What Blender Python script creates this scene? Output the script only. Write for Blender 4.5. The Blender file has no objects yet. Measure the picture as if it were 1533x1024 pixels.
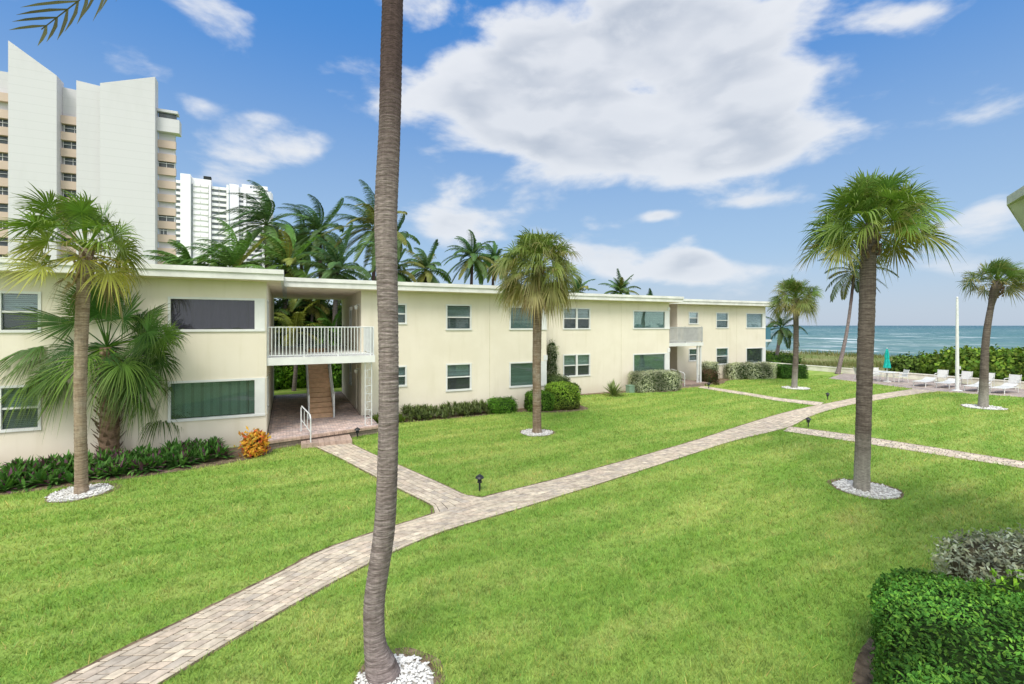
import bpy, math, random
import numpy as np
from math import sin, cos, pi, radians, sqrt, atan2
C = bpy.context.scene.collection
RNG = np.random.RandomState(7)
random.seed(7)
# ---------------------------------------------------------------- camera model (survey of the place)
F, CX, HY, H = 706., 766.5, 487., 4.1
TH = radians(25.5); SN, CS = sin(TH), cos(TH)
def ray(px):
    k = (px - CX) / F
    return SN + CS * k, CS - SN * k
def G(px, py, z=0.):                      # point of the ground
    d = F * (H - z) / (py - HY); a, b = ray(px)
    return (a * d, b * d)
def P(px, py, Y):                         # point of a plane parallel to the facade
    a, b = ray(px); d = Y / b
    return (a * d, Y, H - (py - HY) * d / F)
def D(px, py, d):                         # point at depth d
    a, b = ray(px)
    return np.array((a * d, b * d, H - (py - HY) * d / F))
A3 = np.array
def nrm(v):
    v = np.asarray(v, float); n = np.linalg.norm(v, axis=-1, keepdims=True)
    return v / np.maximum(n, 1e-9)
# ---------------------------------------------------------------- mesh accumulator
class MB:
    def __init__(s): s.V = []; s.Q = []; s.T = []; s.N = []; s.c = []; s.n = 0
    def add(s, V, Q=None, T=None, N=None, col=(.5, .5, .5)):
        V = np.asarray(V, float).reshape(-1, 3); m = len(V)
        col = np.asarray(col, float)
        if col.ndim == 1: col = np.tile(col, (m, 1))
        s.V.append(V); s.c.append(col.reshape(-1, 3))
        if Q is not None and len(Q): s.Q.append(np.asarray(Q, int) + s.n)
        if T is not None and len(T): s.T.append(np.asarray(T, int) + s.n)
        if N: s.N += [[i + s.n for i in f] for f in N]
        s.n += m; return s
    def box(s, x0, x1, y0, y1, z0, z1, col=(.5, .5, .5), rot=0, piv=None):
        V = A3([(x, y, z) for z in (z0, z1) for y in (y0, y1) for x in (x0, x1)], float)
        if rot:
            px, py = piv if piv else ((x0 + x1) / 2, (y0 + y1) / 2)
            c_, s_ = cos(rot), sin(rot); x = V[:, 0] - px; y = V[:, 1] - py
            V[:, 0] = px + x * c_ - y * s_; V[:, 1] = py + x * s_ + y * c_
        return s.add(V, Q=[(0, 2, 3, 1), (4, 5, 7, 6), (0, 1, 5, 4), (1, 3, 7, 5), (3, 2, 6, 7), (2, 0, 4, 6)], col=col)
    def prism(s, poly, z0, z1, col=(.5, .5, .5)):
        n = len(poly)
        a = sum(poly[i][0] * poly[(i + 1) % n][1] - poly[(i + 1) % n][0] * poly[i][1] for i in range(n))
        if a < 0: poly = poly[::-1]
        V = [(p[0], p[1], z0) for p in poly] + [(p[0], p[1], z1) for p in poly]
        return s.add(V, Q=[(i, (i + 1) % n, n + (i + 1) % n, n + i) for i in range(n)], N=[list(range(n))[::-1], list(range(n, 2 * n))], col=col)
    def tube(s, pts, rad, n=8, col=(.5, .5, .5), cap=True, fn=None):
        pts = np.asarray(pts, float); K = len(pts)
        rad = np.full(K, rad) if np.isscalar(rad) else np.asarray(rad, float)
        t = np.gradient(pts, axis=0); t = nrm(t)
        ref = A3((0, 0, 1.)) if abs(t[0][2]) < .9 else A3((0, 1., 0))
        V = np.zeros((K, n, 3)); an = np.arange(n) * 2 * pi / n
        for i in range(K):
            u = nrm(np.cross(t[i], ref)); w = np.cross(u, t[i])
            r = rad[i] * (fn(i, an) if fn else 1.)
            V[i] = pts[i] + (np.cos(an) * r)[:, None] * u + (np.sin(an) * r)[:, None] * w
        Q = []
        i0 = np.arange(K - 1)[:, None] * n; j = np.arange(n)[None]; j2 = (j + 1) % n
        Q = np.stack([i0 + j2, i0 + j, i0 + n + j, i0 + n + j2], -1).reshape(-1, 4)
        N = [list(range(n)), list(range((K - 1) * n, K * n))[::-1]] if cap else None
        col = np.asarray(col, float)
        if col.ndim == 2: col = np.repeat(col, n, axis=0)
        return s.add(V, Q=Q, N=N, col=col)
    def ribbons(s, Cn, W, col):           # Cn,W (N,K,3); col (N,K,3)
        N_, K = Cn.shape[:2]
        V = np.stack([Cn - W, Cn + W], 2)
        b = (np.arange(N_) * K * 2)[:, None]; k = (np.arange(K - 1) * 2)[None]
        Q = np.stack([b + k, b + k + 1, b + k + 3, b + k + 2], -1).reshape(-1, 4)
        cc = np.repeat(col[:, :, None, :], 2, axis=2)
        return s.add(V, Q=Q, col=cc.reshape(-1, 3))
    def build(s, name, mat, parent=None, smooth=False, at=None):
        V = np.concatenate(s.V); col = np.concatenate(s.c)
        off = np.zeros(3)
        if parent is not None:
            p = parent
            while p is not None: off = off + A3(p.location); p = p.parent
        if at is not None: off = A3(at, float)
        V = V - off
        Q = np.concatenate(s.Q) if s.Q else np.zeros((0, 4), int)
        T = np.concatenate(s.T) if s.T else np.zeros((0, 3), int)
        lens = np.concatenate([np.full(len(Q), 4), np.full(len(T), 3), A3([len(f) for f in s.N], int).reshape(-1)]).astype(int)
        loops = np.concatenate([Q.ravel(), T.ravel(), A3([i for f in s.N for i in f], int).reshape(-1)]).astype(np.int32)
        me = bpy.data.meshes.new(name)
        me.vertices.add(len(V)); me.vertices.foreach_set('co', V.astype(np.float32).ravel())
        me.loops.add(len(loops)); me.loops.foreach_set('vertex_index', loops)
        me.polygons.add(len(lens)); st = np.concatenate([[0], np.cumsum(lens)[:-1]]).astype(np.int32)
        me.polygons.foreach_set('loop_start', st)
        me.polygons.foreach_set('use_smooth', np.full(len(lens), bool(smooth)))
        ca = me.color_attributes.new('col', 'FLOAT_COLOR', 'POINT')
        ca.data.foreach_set('color', np.concatenate([col, np.ones((len(col), 1))], 1).astype(np.float32).ravel())
        me.update(calc_edges=True); me.validate()
        o = bpy.data.objects.new(name, me); C.objects.link(o)
        if mat: me.materials.append(mat)
        if parent is not None: o.parent = parent
        elif at is not None: o.location = at
        return o
def tag(o, label=None, cat=None, group=None, kind=None):
    if label: o['label'] = label
    if cat: o['category'] = cat
    if group: o['group'] = group
    if kind: o['kind'] = kind
    return o
def thing(name, label, cat, loc=(0, 0, 0), group=None, rz=0):
    o = bpy.data.objects.new(name, None); C.objects.link(o); o.location = loc; o.rotation_euler = (0, 0, rz)
    o.empty_display_size = .2
    return tag(o, label, cat, group)
def copy_tree(o, parent=None):
    c = o.copy(); C.objects.link(c); c.parent = parent
    for ch in list(o.children): copy_tree(ch, c)
    return c
# ---------------------------------------------------------------- materials
class NT:
    def __init__(s, nt): s.nt = nt
    def n(s, t, **k):
        x = s.nt.nodes.new(t)
        for a, v in k.items():
            if a == 'ins':
                for i, w in v.items():
                    if hasattr(w, 'is_linked') or isinstance(w, bpy.types.NodeSocket): s.nt.links.new(w, x.inputs[i])
                    else: x.inputs[i].default_value = w
            else: setattr(x, a, v)
        return x
    def m(s, op, a, b=0., c=0., clamp=False):
        return s.n('ShaderNodeMath', operation=op, use_clamp=clamp, ins={0: a, 1: b, 2: c}).outputs[0]
    def mix(s, f, a, b, bt='MIX'):
        x = s.n('ShaderNodeMix', data_type='RGBA', blend_type=bt)
        for i, w in ((0, f), (6, a), (7, b)):
            if isinstance(w, bpy.types.NodeSocket): s.nt.links.new(w, x.inputs[i])
            else: x.inputs[i].default_value = (tuple(w) + (1,))[:4] if i else w
        return x.outputs[2]
    def noise(s, vec, scale, detail=4, rough=.55, dist=0.):
        x = s.n('ShaderNodeTexNoise', ins={'Scale': scale, 'Detail': detail, 'Roughness': rough, 'Distortion': dist})
        if vec is not None: s.nt.links.new(vec, x.inputs['Vector'])
        return x.outputs['Fac']
    def ramp(s, f, lo, hi, a=0., b=1.):
        return s.n('ShaderNodeMapRange', interpolation_type='SMOOTHSTEP', ins={0: f, 1: lo, 2: hi, 3: a, 4: b}).outputs[0]
    def obj(s, sc=(1, 1, 1)):
        t = s.n('ShaderNodeTexCoord'); mp = s.n('ShaderNodeMapping'); s.nt.links.new(t.outputs['Object'], mp.inputs[0]); mp.inputs['Scale'].default_value = sc
        return mp.outputs[0]
    def pos(s, sc=(1, 1, 1), rz=0):
        t = s.n('ShaderNodeNewGeometry'); mp = s.n('ShaderNodeMapping'); s.nt.links.new(t.outputs['Position'], mp.inputs[0]); mp.inputs['Scale'].default_value = sc
        mp.inputs['Rotation'].default_value = (0, 0, rz)
        return mp.outputs[0]
    def attr(s): return s.n('ShaderNodeAttribute', attribute_name='col').outputs['Color']
def new_mat(name):
    m = bpy.data.materials.new(name); m.use_nodes = True; nt = m.node_tree; nt.nodes.clear()
    T = NT(nt); out = T.n('ShaderNodeOutputMaterial'); T.out = out.inputs[0]
    return m, T
def pbr(T, col, rough=.6, spec=.3, metal=0., bump=None, bstr=.3, bdist=.01):
    b = T.n('ShaderNodeBsdfPrincipled', ins={'Metallic': metal, 'Specular IOR Level': spec})
    for k, v in (('Base Color', col), ('Roughness', rough)):
        if isinstance(v, bpy.types.NodeSocket): T.nt.links.new(v, b.inputs[k])
        else: b.inputs[k].default_value = (tuple(v) + (1,))[:4] if k == 'Base Color' else v
    if bump is not None:
        bp = T.n('ShaderNodeBump', ins={'Strength': bstr, 'Distance': bdist, 'Height': bump}); T.nt.links.new(bp.outputs[0], b.inputs['Normal'])
    return b
def simple(name, col, rough=.6, spec=.3, var=.12, scale=3., metal=0., bscale=40., bstr=.2, bdist=.01, attr=False):
    m, T = new_mat(name); v = T.obj()
    base = T.attr() if attr else tuple(col) + (1,)
    n1 = T.noise(v, scale, 5)
    c = T.mix(T.ramp(n1, .3, .7), base, (0, 0, 0), 'MIX') if False else T.mix(1., base, T.mix(T.ramp(n1, .3, .7), (1 - var,) * 3, (1 + var * .5,) * 3), 'MULTIPLY')
    b = pbr(T, c, rough, spec, metal, T.noise(v, bscale, 3), bstr, bdist)
    T.nt.links.new(b.outputs[0], T.out); return m
def leafmat(name, trans=.3, rough=.5, spec=.25, var=.25, scale=2.):
    m, T = new_mat(name); c0 = T.attr()
    n1 = T.noise(T.pos(), scale, 3)
    c = T.mix(1., c0, T.mix(n1, (1 - var,) * 3, (1 + var,) * 3), 'MULTIPLY')
    b = pbr(T, c, rough, spec)
    tr = T.n('ShaderNodeBsdfTranslucent'); T.nt.links.new(T.mix(1., c, (1.25, 1.15, .6), 'MULTIPLY'), tr.inputs[0])
    mx = T.n('ShaderNodeMixShader', ins={0: trans, 1: b.outputs[0], 2: tr.outputs[0]}); T.nt.links.new(mx.outputs[0], T.out)
    return m
M = {}
M['leaf'] = leafmat('palm_leaf', .3)
M['hedge'] = leafmat('hedge_leaf', .22, .65, .1, .3, 5.)
M['attr'] = simple('painted_attr', (1, 1, 1), .7, .2, .12, 6., attr=True, bscale=60, bstr=.2)
M['white'] = simple('white_paint', (.68, .685, .67), .45, .35, .08, 2., bscale=25, bstr=.08)
M['roofwhite'] = simple('roof_paint', (.69, .685, .65), .6, .25, .14, 1.4, bscale=18, bstr=.15)
M['soffit'] = simple('soffit_paint', (.82, .70, .57), .8, .1, .1, 2.)
M['metalwhite'] = simple('railing_paint', (.62, .64, .64), .4, .4, .1, 5.)
M['graywood'] = simple('weathered_slats', (.40, .40, .395), .7, .2, .12, 3.)
M['tower'] = simple('tower_white', (.63, .63, .66), .8, .15, .05, .12, bscale=.8, bstr=.1, bdist=.1)
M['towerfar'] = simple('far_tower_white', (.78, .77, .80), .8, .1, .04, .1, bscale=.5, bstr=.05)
M['pink'] = simple('balcony_pink', (.52, .41, .35), .8, .1, .08, .2)
M['black'] = simple('black_metal', (.02, .022, .024), .4, .4, .2, 8.)
M['stair'] = simple('stair_tan', (.62, .41, .26), .75, .15, .15, 6.)
M['dark'] = simple('dark_room', (.03, .035, .035), .9, .1, .1, 2.)
M['teal'] = simple('umbrella_canvas', (.02, .42, .36), .8, .1, .25, 6.)
M['sling'] = simple('white_sling', (.60, .60, .58), .6, .2, .08, 8.)
M['greenbox'] = simple('utility_green', (.20, .30, .22), .6, .2, .12, 5.)
M['door'] = simple('door_paint', (.55, .50, .40), .5, .3, .1, 3.)
# stucco
def stucco():
    m, T = new_mat('cream_stucco'); v = T.obj()
    n1 = T.noise(v, .9, 5); n2 = T.noise(T.obj((2.2, 2.2, .22)), 1.6, 5); g = T.n('ShaderNodeNewGeometry')
    sp = T.n('ShaderNodeSeparateXYZ'); T.nt.links.new(g.outputs['Position'], sp.inputs[0])
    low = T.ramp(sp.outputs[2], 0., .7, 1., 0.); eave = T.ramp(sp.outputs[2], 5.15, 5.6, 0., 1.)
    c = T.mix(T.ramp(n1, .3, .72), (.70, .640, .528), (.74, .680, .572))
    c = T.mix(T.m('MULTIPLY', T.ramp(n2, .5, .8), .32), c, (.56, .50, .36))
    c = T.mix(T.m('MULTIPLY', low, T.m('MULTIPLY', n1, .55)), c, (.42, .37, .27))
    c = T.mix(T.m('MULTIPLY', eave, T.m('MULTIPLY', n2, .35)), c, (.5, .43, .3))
    b = pbr(T, c, .85, .12, 0, T.noise(v, 70, 4), .35, .006)
    T.nt.links.new(b.outputs[0], T.out); return m
M['cream'] = stucco()
def glass(name, tint, refl=.22, opa=.0):
    m, T = new_mat(name)
    tr = T.n('ShaderNodeBsdfTransparent', ins={0: tuple(tint) + (1,)})
    wob = T.noise(T.obj((1, 1, 1)), 1.3, 2)
    bp = T.n('ShaderNodeBump', ins={'Strength': .06, 'Distance': .05, 'Height': wob})
    gl = T.n('ShaderNodeBsdfGlossy', ins={0: (.9, .95, .95, 1), 1: .015}); T.nt.links.new(bp.outputs[0], gl.inputs['Normal'])
    df = T.n('ShaderNodeBsdfDiffuse', ins={0: tuple(c * .5 for c in tint) + (1,)})
    lw = T.n('ShaderNodeFresnel', ins={0: 1.6})
    f = T.m('ADD', T.m('MULTIPLY', lw.outputs[0], .42), refl * .15, clamp=True)
    m1 = T.n('ShaderNodeMixShader', ins={0: opa, 1: tr.outputs[0], 2: df.outputs[0]})
    m2 = T.n('ShaderNodeMixShader', ins={0: f, 1: m1.outputs[0], 2: gl.outputs[0]}); T.nt.links.new(m2.outputs[0], T.out)
    return m
M['glass'] = glass('window_glass', (.72, .80, .80), .2, .05)
M['glassteal'] = glass('tinted_glass', (.58, .70, .665), .12, .1)
M['glassdark'] = glass('dark_tinted_glass', (.40, .38, .46), .1, .12)
M['glassscreen'] = glass('screened_glass', (.52, .60, .60), .08, .12)
M['glassblue'] = glass('blue_balcony_glass', (.25, .6, .75), .2, .5)
M['blind'] = simple('blind_slats', (.62, .64, .64), .6, .2, .08, 4., attr=True)
M['vblind'] = simple('vertical_blind', (.55, .58, .57), .7, .1, .1, 4., attr=True)
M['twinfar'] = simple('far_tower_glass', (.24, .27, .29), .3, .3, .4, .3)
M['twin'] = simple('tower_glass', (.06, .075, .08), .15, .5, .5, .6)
# lawn ground & blades
def lawncolor(T):
    p = T.pos()
    big = T.noise(p, .22, 4, .6); mid = T.noise(p, 1.1, 4, .6); st = T.noise(T.pos((.09, 1.25, 1), radians(-17)), 1.0, 3, .6)
    c = T.mix(T.ramp(big, .32, .68), (.285, .455, .10), (.440, .548, .155))
    sq = T.n('ShaderNodeSeparateXYZ'); T.nt.links.new(T.pos((1, 1, 1), radians(-19)), sq.inputs[0]); mw = T.m('MULTIPLY', T.m('SINE', T.m('MULTIPLY', T.m('ADD', sq.outputs[1], T.m('MULTIPLY', big, .8)), 4.6)), T.ramp(mid, .3, .6))
    c = T.mix(T.m('MULTIPLY', T.ramp(mw, -.2, .8), .42), c, (.20, .39, .065))
    c = T.mix(T.m('MULTIPLY', T.ramp(mid, .5, .75), .55), c, (.56, .575, .215))
    c = T.mix(T.m('MULTIPLY', T.ramp(mid, .42, .22), .6), c, (.19, .355, .06))
    c = T.mix(T.m('MULTIPLY', T.ramp(st, .44, .62), .55), c, (.22, .40, .065)); c = T.mix(T.m('MULTIPLY', T.ramp(st, .46, .32), .4), c, (.50, .57, .17))
    return c
def lawn_mats():
    m, T = new_mat('lawn_ground')
    c = T.mix(1., lawncolor(T), T.mix(T.noise(T.pos(), 30, 4, .7), (.5, .48, .4), (1.1, 1.1, 1.)), 'MULTIPLY')
    b = pbr(T, c, .95, .05, 0, T.noise(T.pos(), 25, 5, .7), .8, .03); T.nt.links.new(b.outputs[0], T.out)
    m2, T = new_mat('grass_blades')
    c = T.mix(1., lawncolor(T), T.attr(), 'MULTIPLY')
    b = pbr(T, c, .6, .15)
    g = T.n('ShaderNodeNewGeometry')
    tr = T.n('ShaderNodeBsdfTranslucent'); T.nt.links.new(T.mix(1., c, (1.2, 1.1, .6), 'MULTIPLY'), tr.inputs[0])
    mx = T.n('ShaderNodeMixShader', ins={0: .35, 1: b.outputs[0], 2: tr.outputs[0]}); T.nt.links.new(mx.outputs[0], T.out)
    return m, m2
M['lawn'], M['blades'] = lawn_mats()
M['soil'] = simple('mulch_soil', (.22, .165, .11), .95, .05, .5, 6., bscale=30, bstr=.9, bdist=.03)
M['joint'] = simple('joint_sand', (.115, .095, .075), .95, .05, .3, 8.)
M['paver'] = simple('concrete_paver', (1, 1, 1), .85, .12, .22, 9., attr=True, bscale=90, bstr=.35, bdist=.004)
M['pebble'] = simple('white_pebble', (1, 1, 1), .7, .2, .1, 20., attr=True)
M['seawall'] = simple('seawall_plaster', (.78, .74, .64), .85, .1, .15, 1.5)
def deckmat():
    m, T = new_mat('brick_riser'); g = T.n('ShaderNodeNewGeometry'); sp = T.n('ShaderNodeSeparateXYZ'); T.nt.links.new(g.outputs['Position'], sp.inputs[0])
    v = T.n('ShaderNodeCombineXYZ', ins={0: T.m('ADD', sp.outputs[0], T.m('MULTIPLY', sp.outputs[1], .23)), 1: sp.outputs[2]}).outputs[0]
    br = T.n('ShaderNodeTexBrick', ins={'Color1': (.34, .26, .22, 1), 'Color2': (.25, .19, .165, 1), 'Mortar': (.16, .13, .11, 1), 'Scale': 1., 'Mortar Size': .008, 'Brick Width': .2, 'Row Height': .09}); T.nt.links.new(v, br.inputs['Vector'])
    b = pbr(T, br.outputs[0], .9, .1, 0, T.noise(T.obj(), 40, 3), .3, .005); T.nt.links.new(b.outputs[0], T.out); return m
M['deck'] = deckmat()
def trunkmat(name, a, b, c3, ring=14., patch=1.6, foot=None, head=None):
    m, T = new_mat(name); v = T.obj()
    wv = T.noise(T.obj((1.6, 1.6, ring)), 1.6, 5, .65); pt = T.noise(v, patch, 4, .6); fi = T.noise(T.obj((9, 9, 40)), 1.5, 4, .7)
    vs = T.noise(T.obj((14, 14, 1.2)), 1.5, 4, .6)
    c = T.mix(T.ramp(wv, .32, .68), a, b); c = T.mix(T.m('MULTIPLY', T.ramp(pt, .48, .68), .6), c, c3)
    tz = T.n('ShaderNodeSeparateXYZ'); T.nt.links.new(v, tz.inputs[0])
    if foot: c = T.mix(T.m('MULTIPLY', T.ramp(T.m('ADD', tz.outputs[2], T.m('MULTIPLY', pt, 1.6)), foot[1] + .8 + .5, foot[1] + .8 - .6), .8), c, foot[0])
    if head: c = T.mix(T.ramp(T.m('ADD', tz.outputs[2], pt), head[1], head[1] + 2.2), c, head[0])  # bark darkens upward, shade near the crown put into the colour
    c = T.mix(1., c, T.mix(T.ramp(fi, .3, .7), (.62,) * 3, (1.15,) * 3), 'MULTIPLY')
    c = T.mix(1., c, T.mix(T.ramp(vs, .3, .7), (.85,) * 3, (1.08,) * 3), 'MULTIPLY')
    h = T.m('ADD', T.m('MULTIPLY', wv, .6), T.m('MULTIPLY', fi, .5))
    bb = pbr(T, c, .9, .08, 0, h, .9, .02); T.nt.links.new(bb.outputs[0], T.out); return m
M['coctrunk'] = trunkmat('coconut_bark', (.145, .112, .105), (.335, .28, .268), (.245, .19, .18), 28., head=((.085, .058, .056), 5.6))
M['sabtrunk'] = trunkmat('sabal_bark', (.17, .115, .075), (.30, .235, .17), (.34, .31, .25), 20.)
M['sabtrunkdark'] = trunkmat('dark_sabal_bark', (.085, .066, .056), (.19, .158, .135), (.15, .122, .102), 20., 1.1, foot=((.34, .32, .28), 1.0))
M['bartrunk'] = trunkmat('pale_bark', (.24, .17, .115), (.38, .30, .22), (.42, .36, .29), 22.)
M['boots'] = trunkmat('boot_bark', (.13, .085, .055), (.26, .18, .12), (.33, .26, .19), 6.)

# ================================================================ SETTING
def sheet(name, poly, z, mat, kind='structure'):
    b = MB(); n = len(poly)
    b.add([(p[0], p[1], z) for p in poly], N=[list(range(n))]); o = b.build(name, mat); o['kind'] = kind; return o
sheet('lawn', [(-3000, -600), (43.0, -600), (43.0, 6000), (-3000, 6000)], 0., M['lawn'])
# dune and beach
def fn2(x, y): return (np.sin(x * .21 + 1.3 * np.sin(y * .17)) * .5 + np.sin(y * .33 + x * .11) * .3 + np.sin(x * .9 + y * .7) * .12 + np.sin(x * 1.7 - y * 1.1) * .06)
def dunez(x, y):
    t = np.clip((x - 62) / 44., 0, 1); base = -.05 - 2.9 * t * t * (3 - 2 * t)
    return base + fn2(x, y) * .35 * np.clip((x - 44) / 6, 0, 1) * np.clip((112 - x) / 25, 0, 1)
def grid(x, y, zf):
    X, Y = np.meshgrid(x, y, indexing='ij'); V = np.stack([X, Y, zf(X, Y)], -1).reshape(-1, 3); n, k = len(x), len(y)
    i = np.arange(n - 1)[:, None] * k; j = np.arange(k - 1)[None]
    return V, np.stack([i + j, i + k + j, i + k + j + 1, i + j + 1], -1).reshape(-1, 4)
b = MB(); V, Q = grid(np.arange(43.0, 131, 1.), np.concatenate([[-600, -200, -60], np.arange(-20, 140, 1.2), [200, 400, 1200, 6000]]), dunez); b.add(V, Q=Q)
def dunemat():
    m, T = new_mat('dune_sand'); g = T.n('ShaderNodeNewGeometry'); sp = T.n('ShaderNodeSeparateXYZ'); T.nt.links.new(g.outputs['Position'], sp.inputs[0])
    n = T.noise(T.pos(), .35, 5, .6); f = T.noise(T.pos(), 3., 5, .7)
    veg = T.mix(T.ramp(n, .35, .65), (.15, .19, .06), (.27, .25, .12)); veg = T.mix(T.m('MULTIPLY', T.ramp(f, .4, .7), .5), veg, (.07, .12, .03))
    xx = T.m('ADD', sp.outputs[0], T.m('MULTIPLY', n, 6.))
    c = T.mix(T.ramp(xx, 88, 94), veg, (.55, .48, .36)); c = T.mix(T.ramp(sp.outputs[2], -2.5, -2.75), c, (.30, .26, .19))
    bb = pbr(T, c, .95, .05, 0, f, .6, .1); T.nt.links.new(bb.outputs[0], T.out); return m
o = b.build('dune', dunemat(), smooth=True); o['kind'] = 'structure'
# sea
def seamat():
    m, T = new_mat('sea_water'); g = T.n('ShaderNodeNewGeometry'); sp = T.n('ShaderNodeSeparateXYZ'); T.nt.links.new(g.outputs['Position'], sp.inputs[0])
    x = sp.outputs[0]
    p1 = T.pos((.30, .06, 1), radians(8)); w1 = T.noise(p1, 1., 5, .6, .4); w2 = T.noise(T.pos((.05, .012, 1), radians(8)), 1., 5, .6)
    w3 = T.noise(T.pos((.012, .0025, 1), radians(4)), 1., 4, .6)
    c = T.mix(T.ramp(x, 115, 420), (.150, .245, .215), (.070, .172, .165)); c = T.mix(T.ramp(x, 350, 2200), c, (.028, .105, .135))
    c = T.mix(T.m('MULTIPLY', T.ramp(w2, .42, .68), .5), c, (.02, .11, .15)); c = T.mix(T.m('MULTIPLY', T.ramp(w1, .5, .75), .35), c, (.085, .20, .215))
    c = T.mix(T.m('MULTIPLY', T.ramp(w3, .5, .7), .3), c, (.02, .10, .16))
    w4 = T.noise(T.pos((.5, .09, 1), radians(8)), 1., 4, .65, .3); c = T.mix(T.m('MULTIPLY', T.ramp(w4, .52, .36), .4), c, (.012, .07, .10)); c = T.mix(T.m('MULTIPLY', T.ramp(w4, .52, .7), .35), c, (.14, .26, .26))
    # whitecaps
    cap = T.ramp(T.noise(T.pos((.16, .035, 1), radians(8)), 1., 6, .62, .6), .605, .65)
    brk = T.m('MULTIPLY', T.ramp(T.noise(T.pos((.07, .016, 1), radians(5)), 1., 4, .5, .3), .64, .665), T.m('MULTIPLY', T.ramp(x, 180, 240), T.ramp(x, 900, 600)))
    sh = T.ramp(T.m('ADD', x, T.m('MULTIPLY', T.noise(T.pos((.05, .08, 1)), 1., 4), 10.)), 121, 118)
    cap2 = T.m('MULTIPLY', T.ramp(T.noise(T.pos((.42, .11, 1), radians(12)), 1., 5, .6, .5), .63, .68), .75)
    foam = T.m('MAXIMUM', T.m('MAXIMUM', T.m('MAXIMUM', T.m('MULTIPLY', cap, .85), cap2), brk), sh)
    c = T.mix(foam, c, (.8, .82, .82))
    h = T.m('ADD', T.m('MULTIPLY', w1, 1.), T.m('MULTIPLY', T.noise(T.pos((1.3, .5, 1)), 1., 4), .35))
    bb = pbr(T, c, .55, .25, 0, h, .5, .5); T.nt.links.new(bb.outputs[0], T.out); return m
sheet('sea', [(104, -9000), (12000, -9000), (12000, 16000), (104, 16000)], -2.75, seamat())

# ---------------------------------------------------------------- paths of pavers
PAL = [(.56, .475, .365), (.50, .425, .335), (.54, .445, .345), (.63, .545, .42), (.45, .39, .32), (.57, .49, .38), (.52, .435, .345)]
def resample(pl, n):
    pl = np.asarray(pl, float); s = np.concatenate([[0], np.cumsum(np.linalg.norm(np.diff(pl, axis=0), axis=1))]); t = np.linspace(0, s[-1], n)
    return np.stack([np.interp(t, s, pl[:, 0]), np.interp(t, s, pl[:, 1])], 1), s[-1]
def smooth_pl(p, it=2):
    p = np.asarray(p, float)
    for _ in range(it):
        q = [p[0]]
        for i in range(len(p) - 1): q += [p[i] * .75 + p[i + 1] * .25, p[i] * .25 + p[i + 1] * .75]
        q.append(p[-1]); p = A3(q)
    return p
def paver(b, q, z, col, ins=.006):
    c = q.mean(0); d = q - c; L = np.linalg.norm(d, axis=1, keepdims=True); i = c + d * (1 - ins * 1.4 / np.maximum(L, .02))
    V = np.concatenate([np.c_[q, np.full(4, z - .008)], np.c_[i, np.full(4, z)]])
    b.add(V, Q=[(4, 5, 6, 7), (0, 1, 5, 4), (1, 2, 6, 5), (2, 3, 7, 6), (3, 0, 4, 7)], col=col)
PATHPOLY = []
def path(name, Lp, Rp, width, border=True, z=.02, pal=PAL, course=.165, blen=(.15, .25)):
    n = 400; L, l1 = resample(Lp, n); R, l2 = resample(Rp, n); ln = (l1 + l2) / 2
    PATHPOLY.append(np.concatenate([L, R[::-1]]))
    b = MB(); w = width; nb = max(2, round((w - (.2 if border else 0)) / course))
    edges = [0.] + ([.1 / w] if border else []); a0 = edges[-1]; a1 = 1 - (.1 / w if border else 0)
    edges += [a0 + (a1 - a0) * k / nb for k in range(1, nb + 1)]
    if border: edges.append(1.)
    def mp(u, v):
        f = min(max(v / ln, 0), 1) * (n - 1); i = min(int(f), n - 2); t = f - i
        return (L[i] * (1 - t) + L[i + 1] * t) * (1 - u) + (R[i] * (1 - t) + R[i + 1] * t) * u
    g = .0075
    for k in range(len(edges) - 1):
        v = random.uniform(-.2, 0); e0, e1 = edges[k] + g / w, edges[k + 1] - g / w
        isb = border and k in (0, len(edges) - 2)
        while v < ln:
            bl = .22 if isb else random.choice((blen[0], (blen[0] + blen[1]) / 2, blen[1])); v0, v1 = max(v, 0) + g, min(v + bl, ln) - g
            if v1 - v0 > .03:
                c = A3((.54, .46, .356) if isb else random.choice(pal)) * random.uniform(.86, 1.1)
                q = A3([mp(e0, v0), mp(e1, v0), mp(e1, v1), mp(e0, v1)])
                if np.cross(q[1] - q[0], q[2] - q[0]) < 0: q = q[::-1]
                paver(b, q, z + random.uniform(-.0015, .0015), c)
            v += bl
    o = b.build(name, M['paver']); o['kind'] = 'structure'
    s = MB(); s.add(np.concatenate([np.c_[L, np.full(n, z - .009)], np.c_[R, np.full(n, z - .009)]]), Q=[(i, i + 1, n + i + 1, n + i) for i in range(n - 1)])
    s.build('joint_sand', M['joint'], o)
    return o
main_up = smooth_pl([(-3.6, 6.25), G(90, 1020), G(420, 859), G(479, 825), G(560, 797.5), G(647, 771), G(720, 745), G(840, 717), G(1040, 661), G(1113, 636), G(1186, 614.5), G(1240, 604), (29.4, 15.75), (32.3, 15.95), (36.4, 16.25)])
main_lo = smooth_pl([(-2.4, 5.75), G(245, 1020), G(420, 916), G(548, 845), G(656, 797), G(751, 770), G(840, 743), G(1040, 679), G(1093, 661), G(1150, 648), G(1188, 638), G(1212, 623), G(1252, 611), G(1299, 601), (34.5, 15.0), (36.5, 14.95)])
path('paver_path', main_up, main_lo, 1.15)
path('paver_branch_path', [(.86, 17.2), (1.5, 15.3), (2.45, 12.1), (2.98, 10.45), (2.88, 9.88)], [(1.98, 17.16), (2.4, 15.6), (2.95, 13.87), (3.55, 11.9), (3.86, 10.75), (4.25, 10.3)], 1.05, z=.0235)
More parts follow.
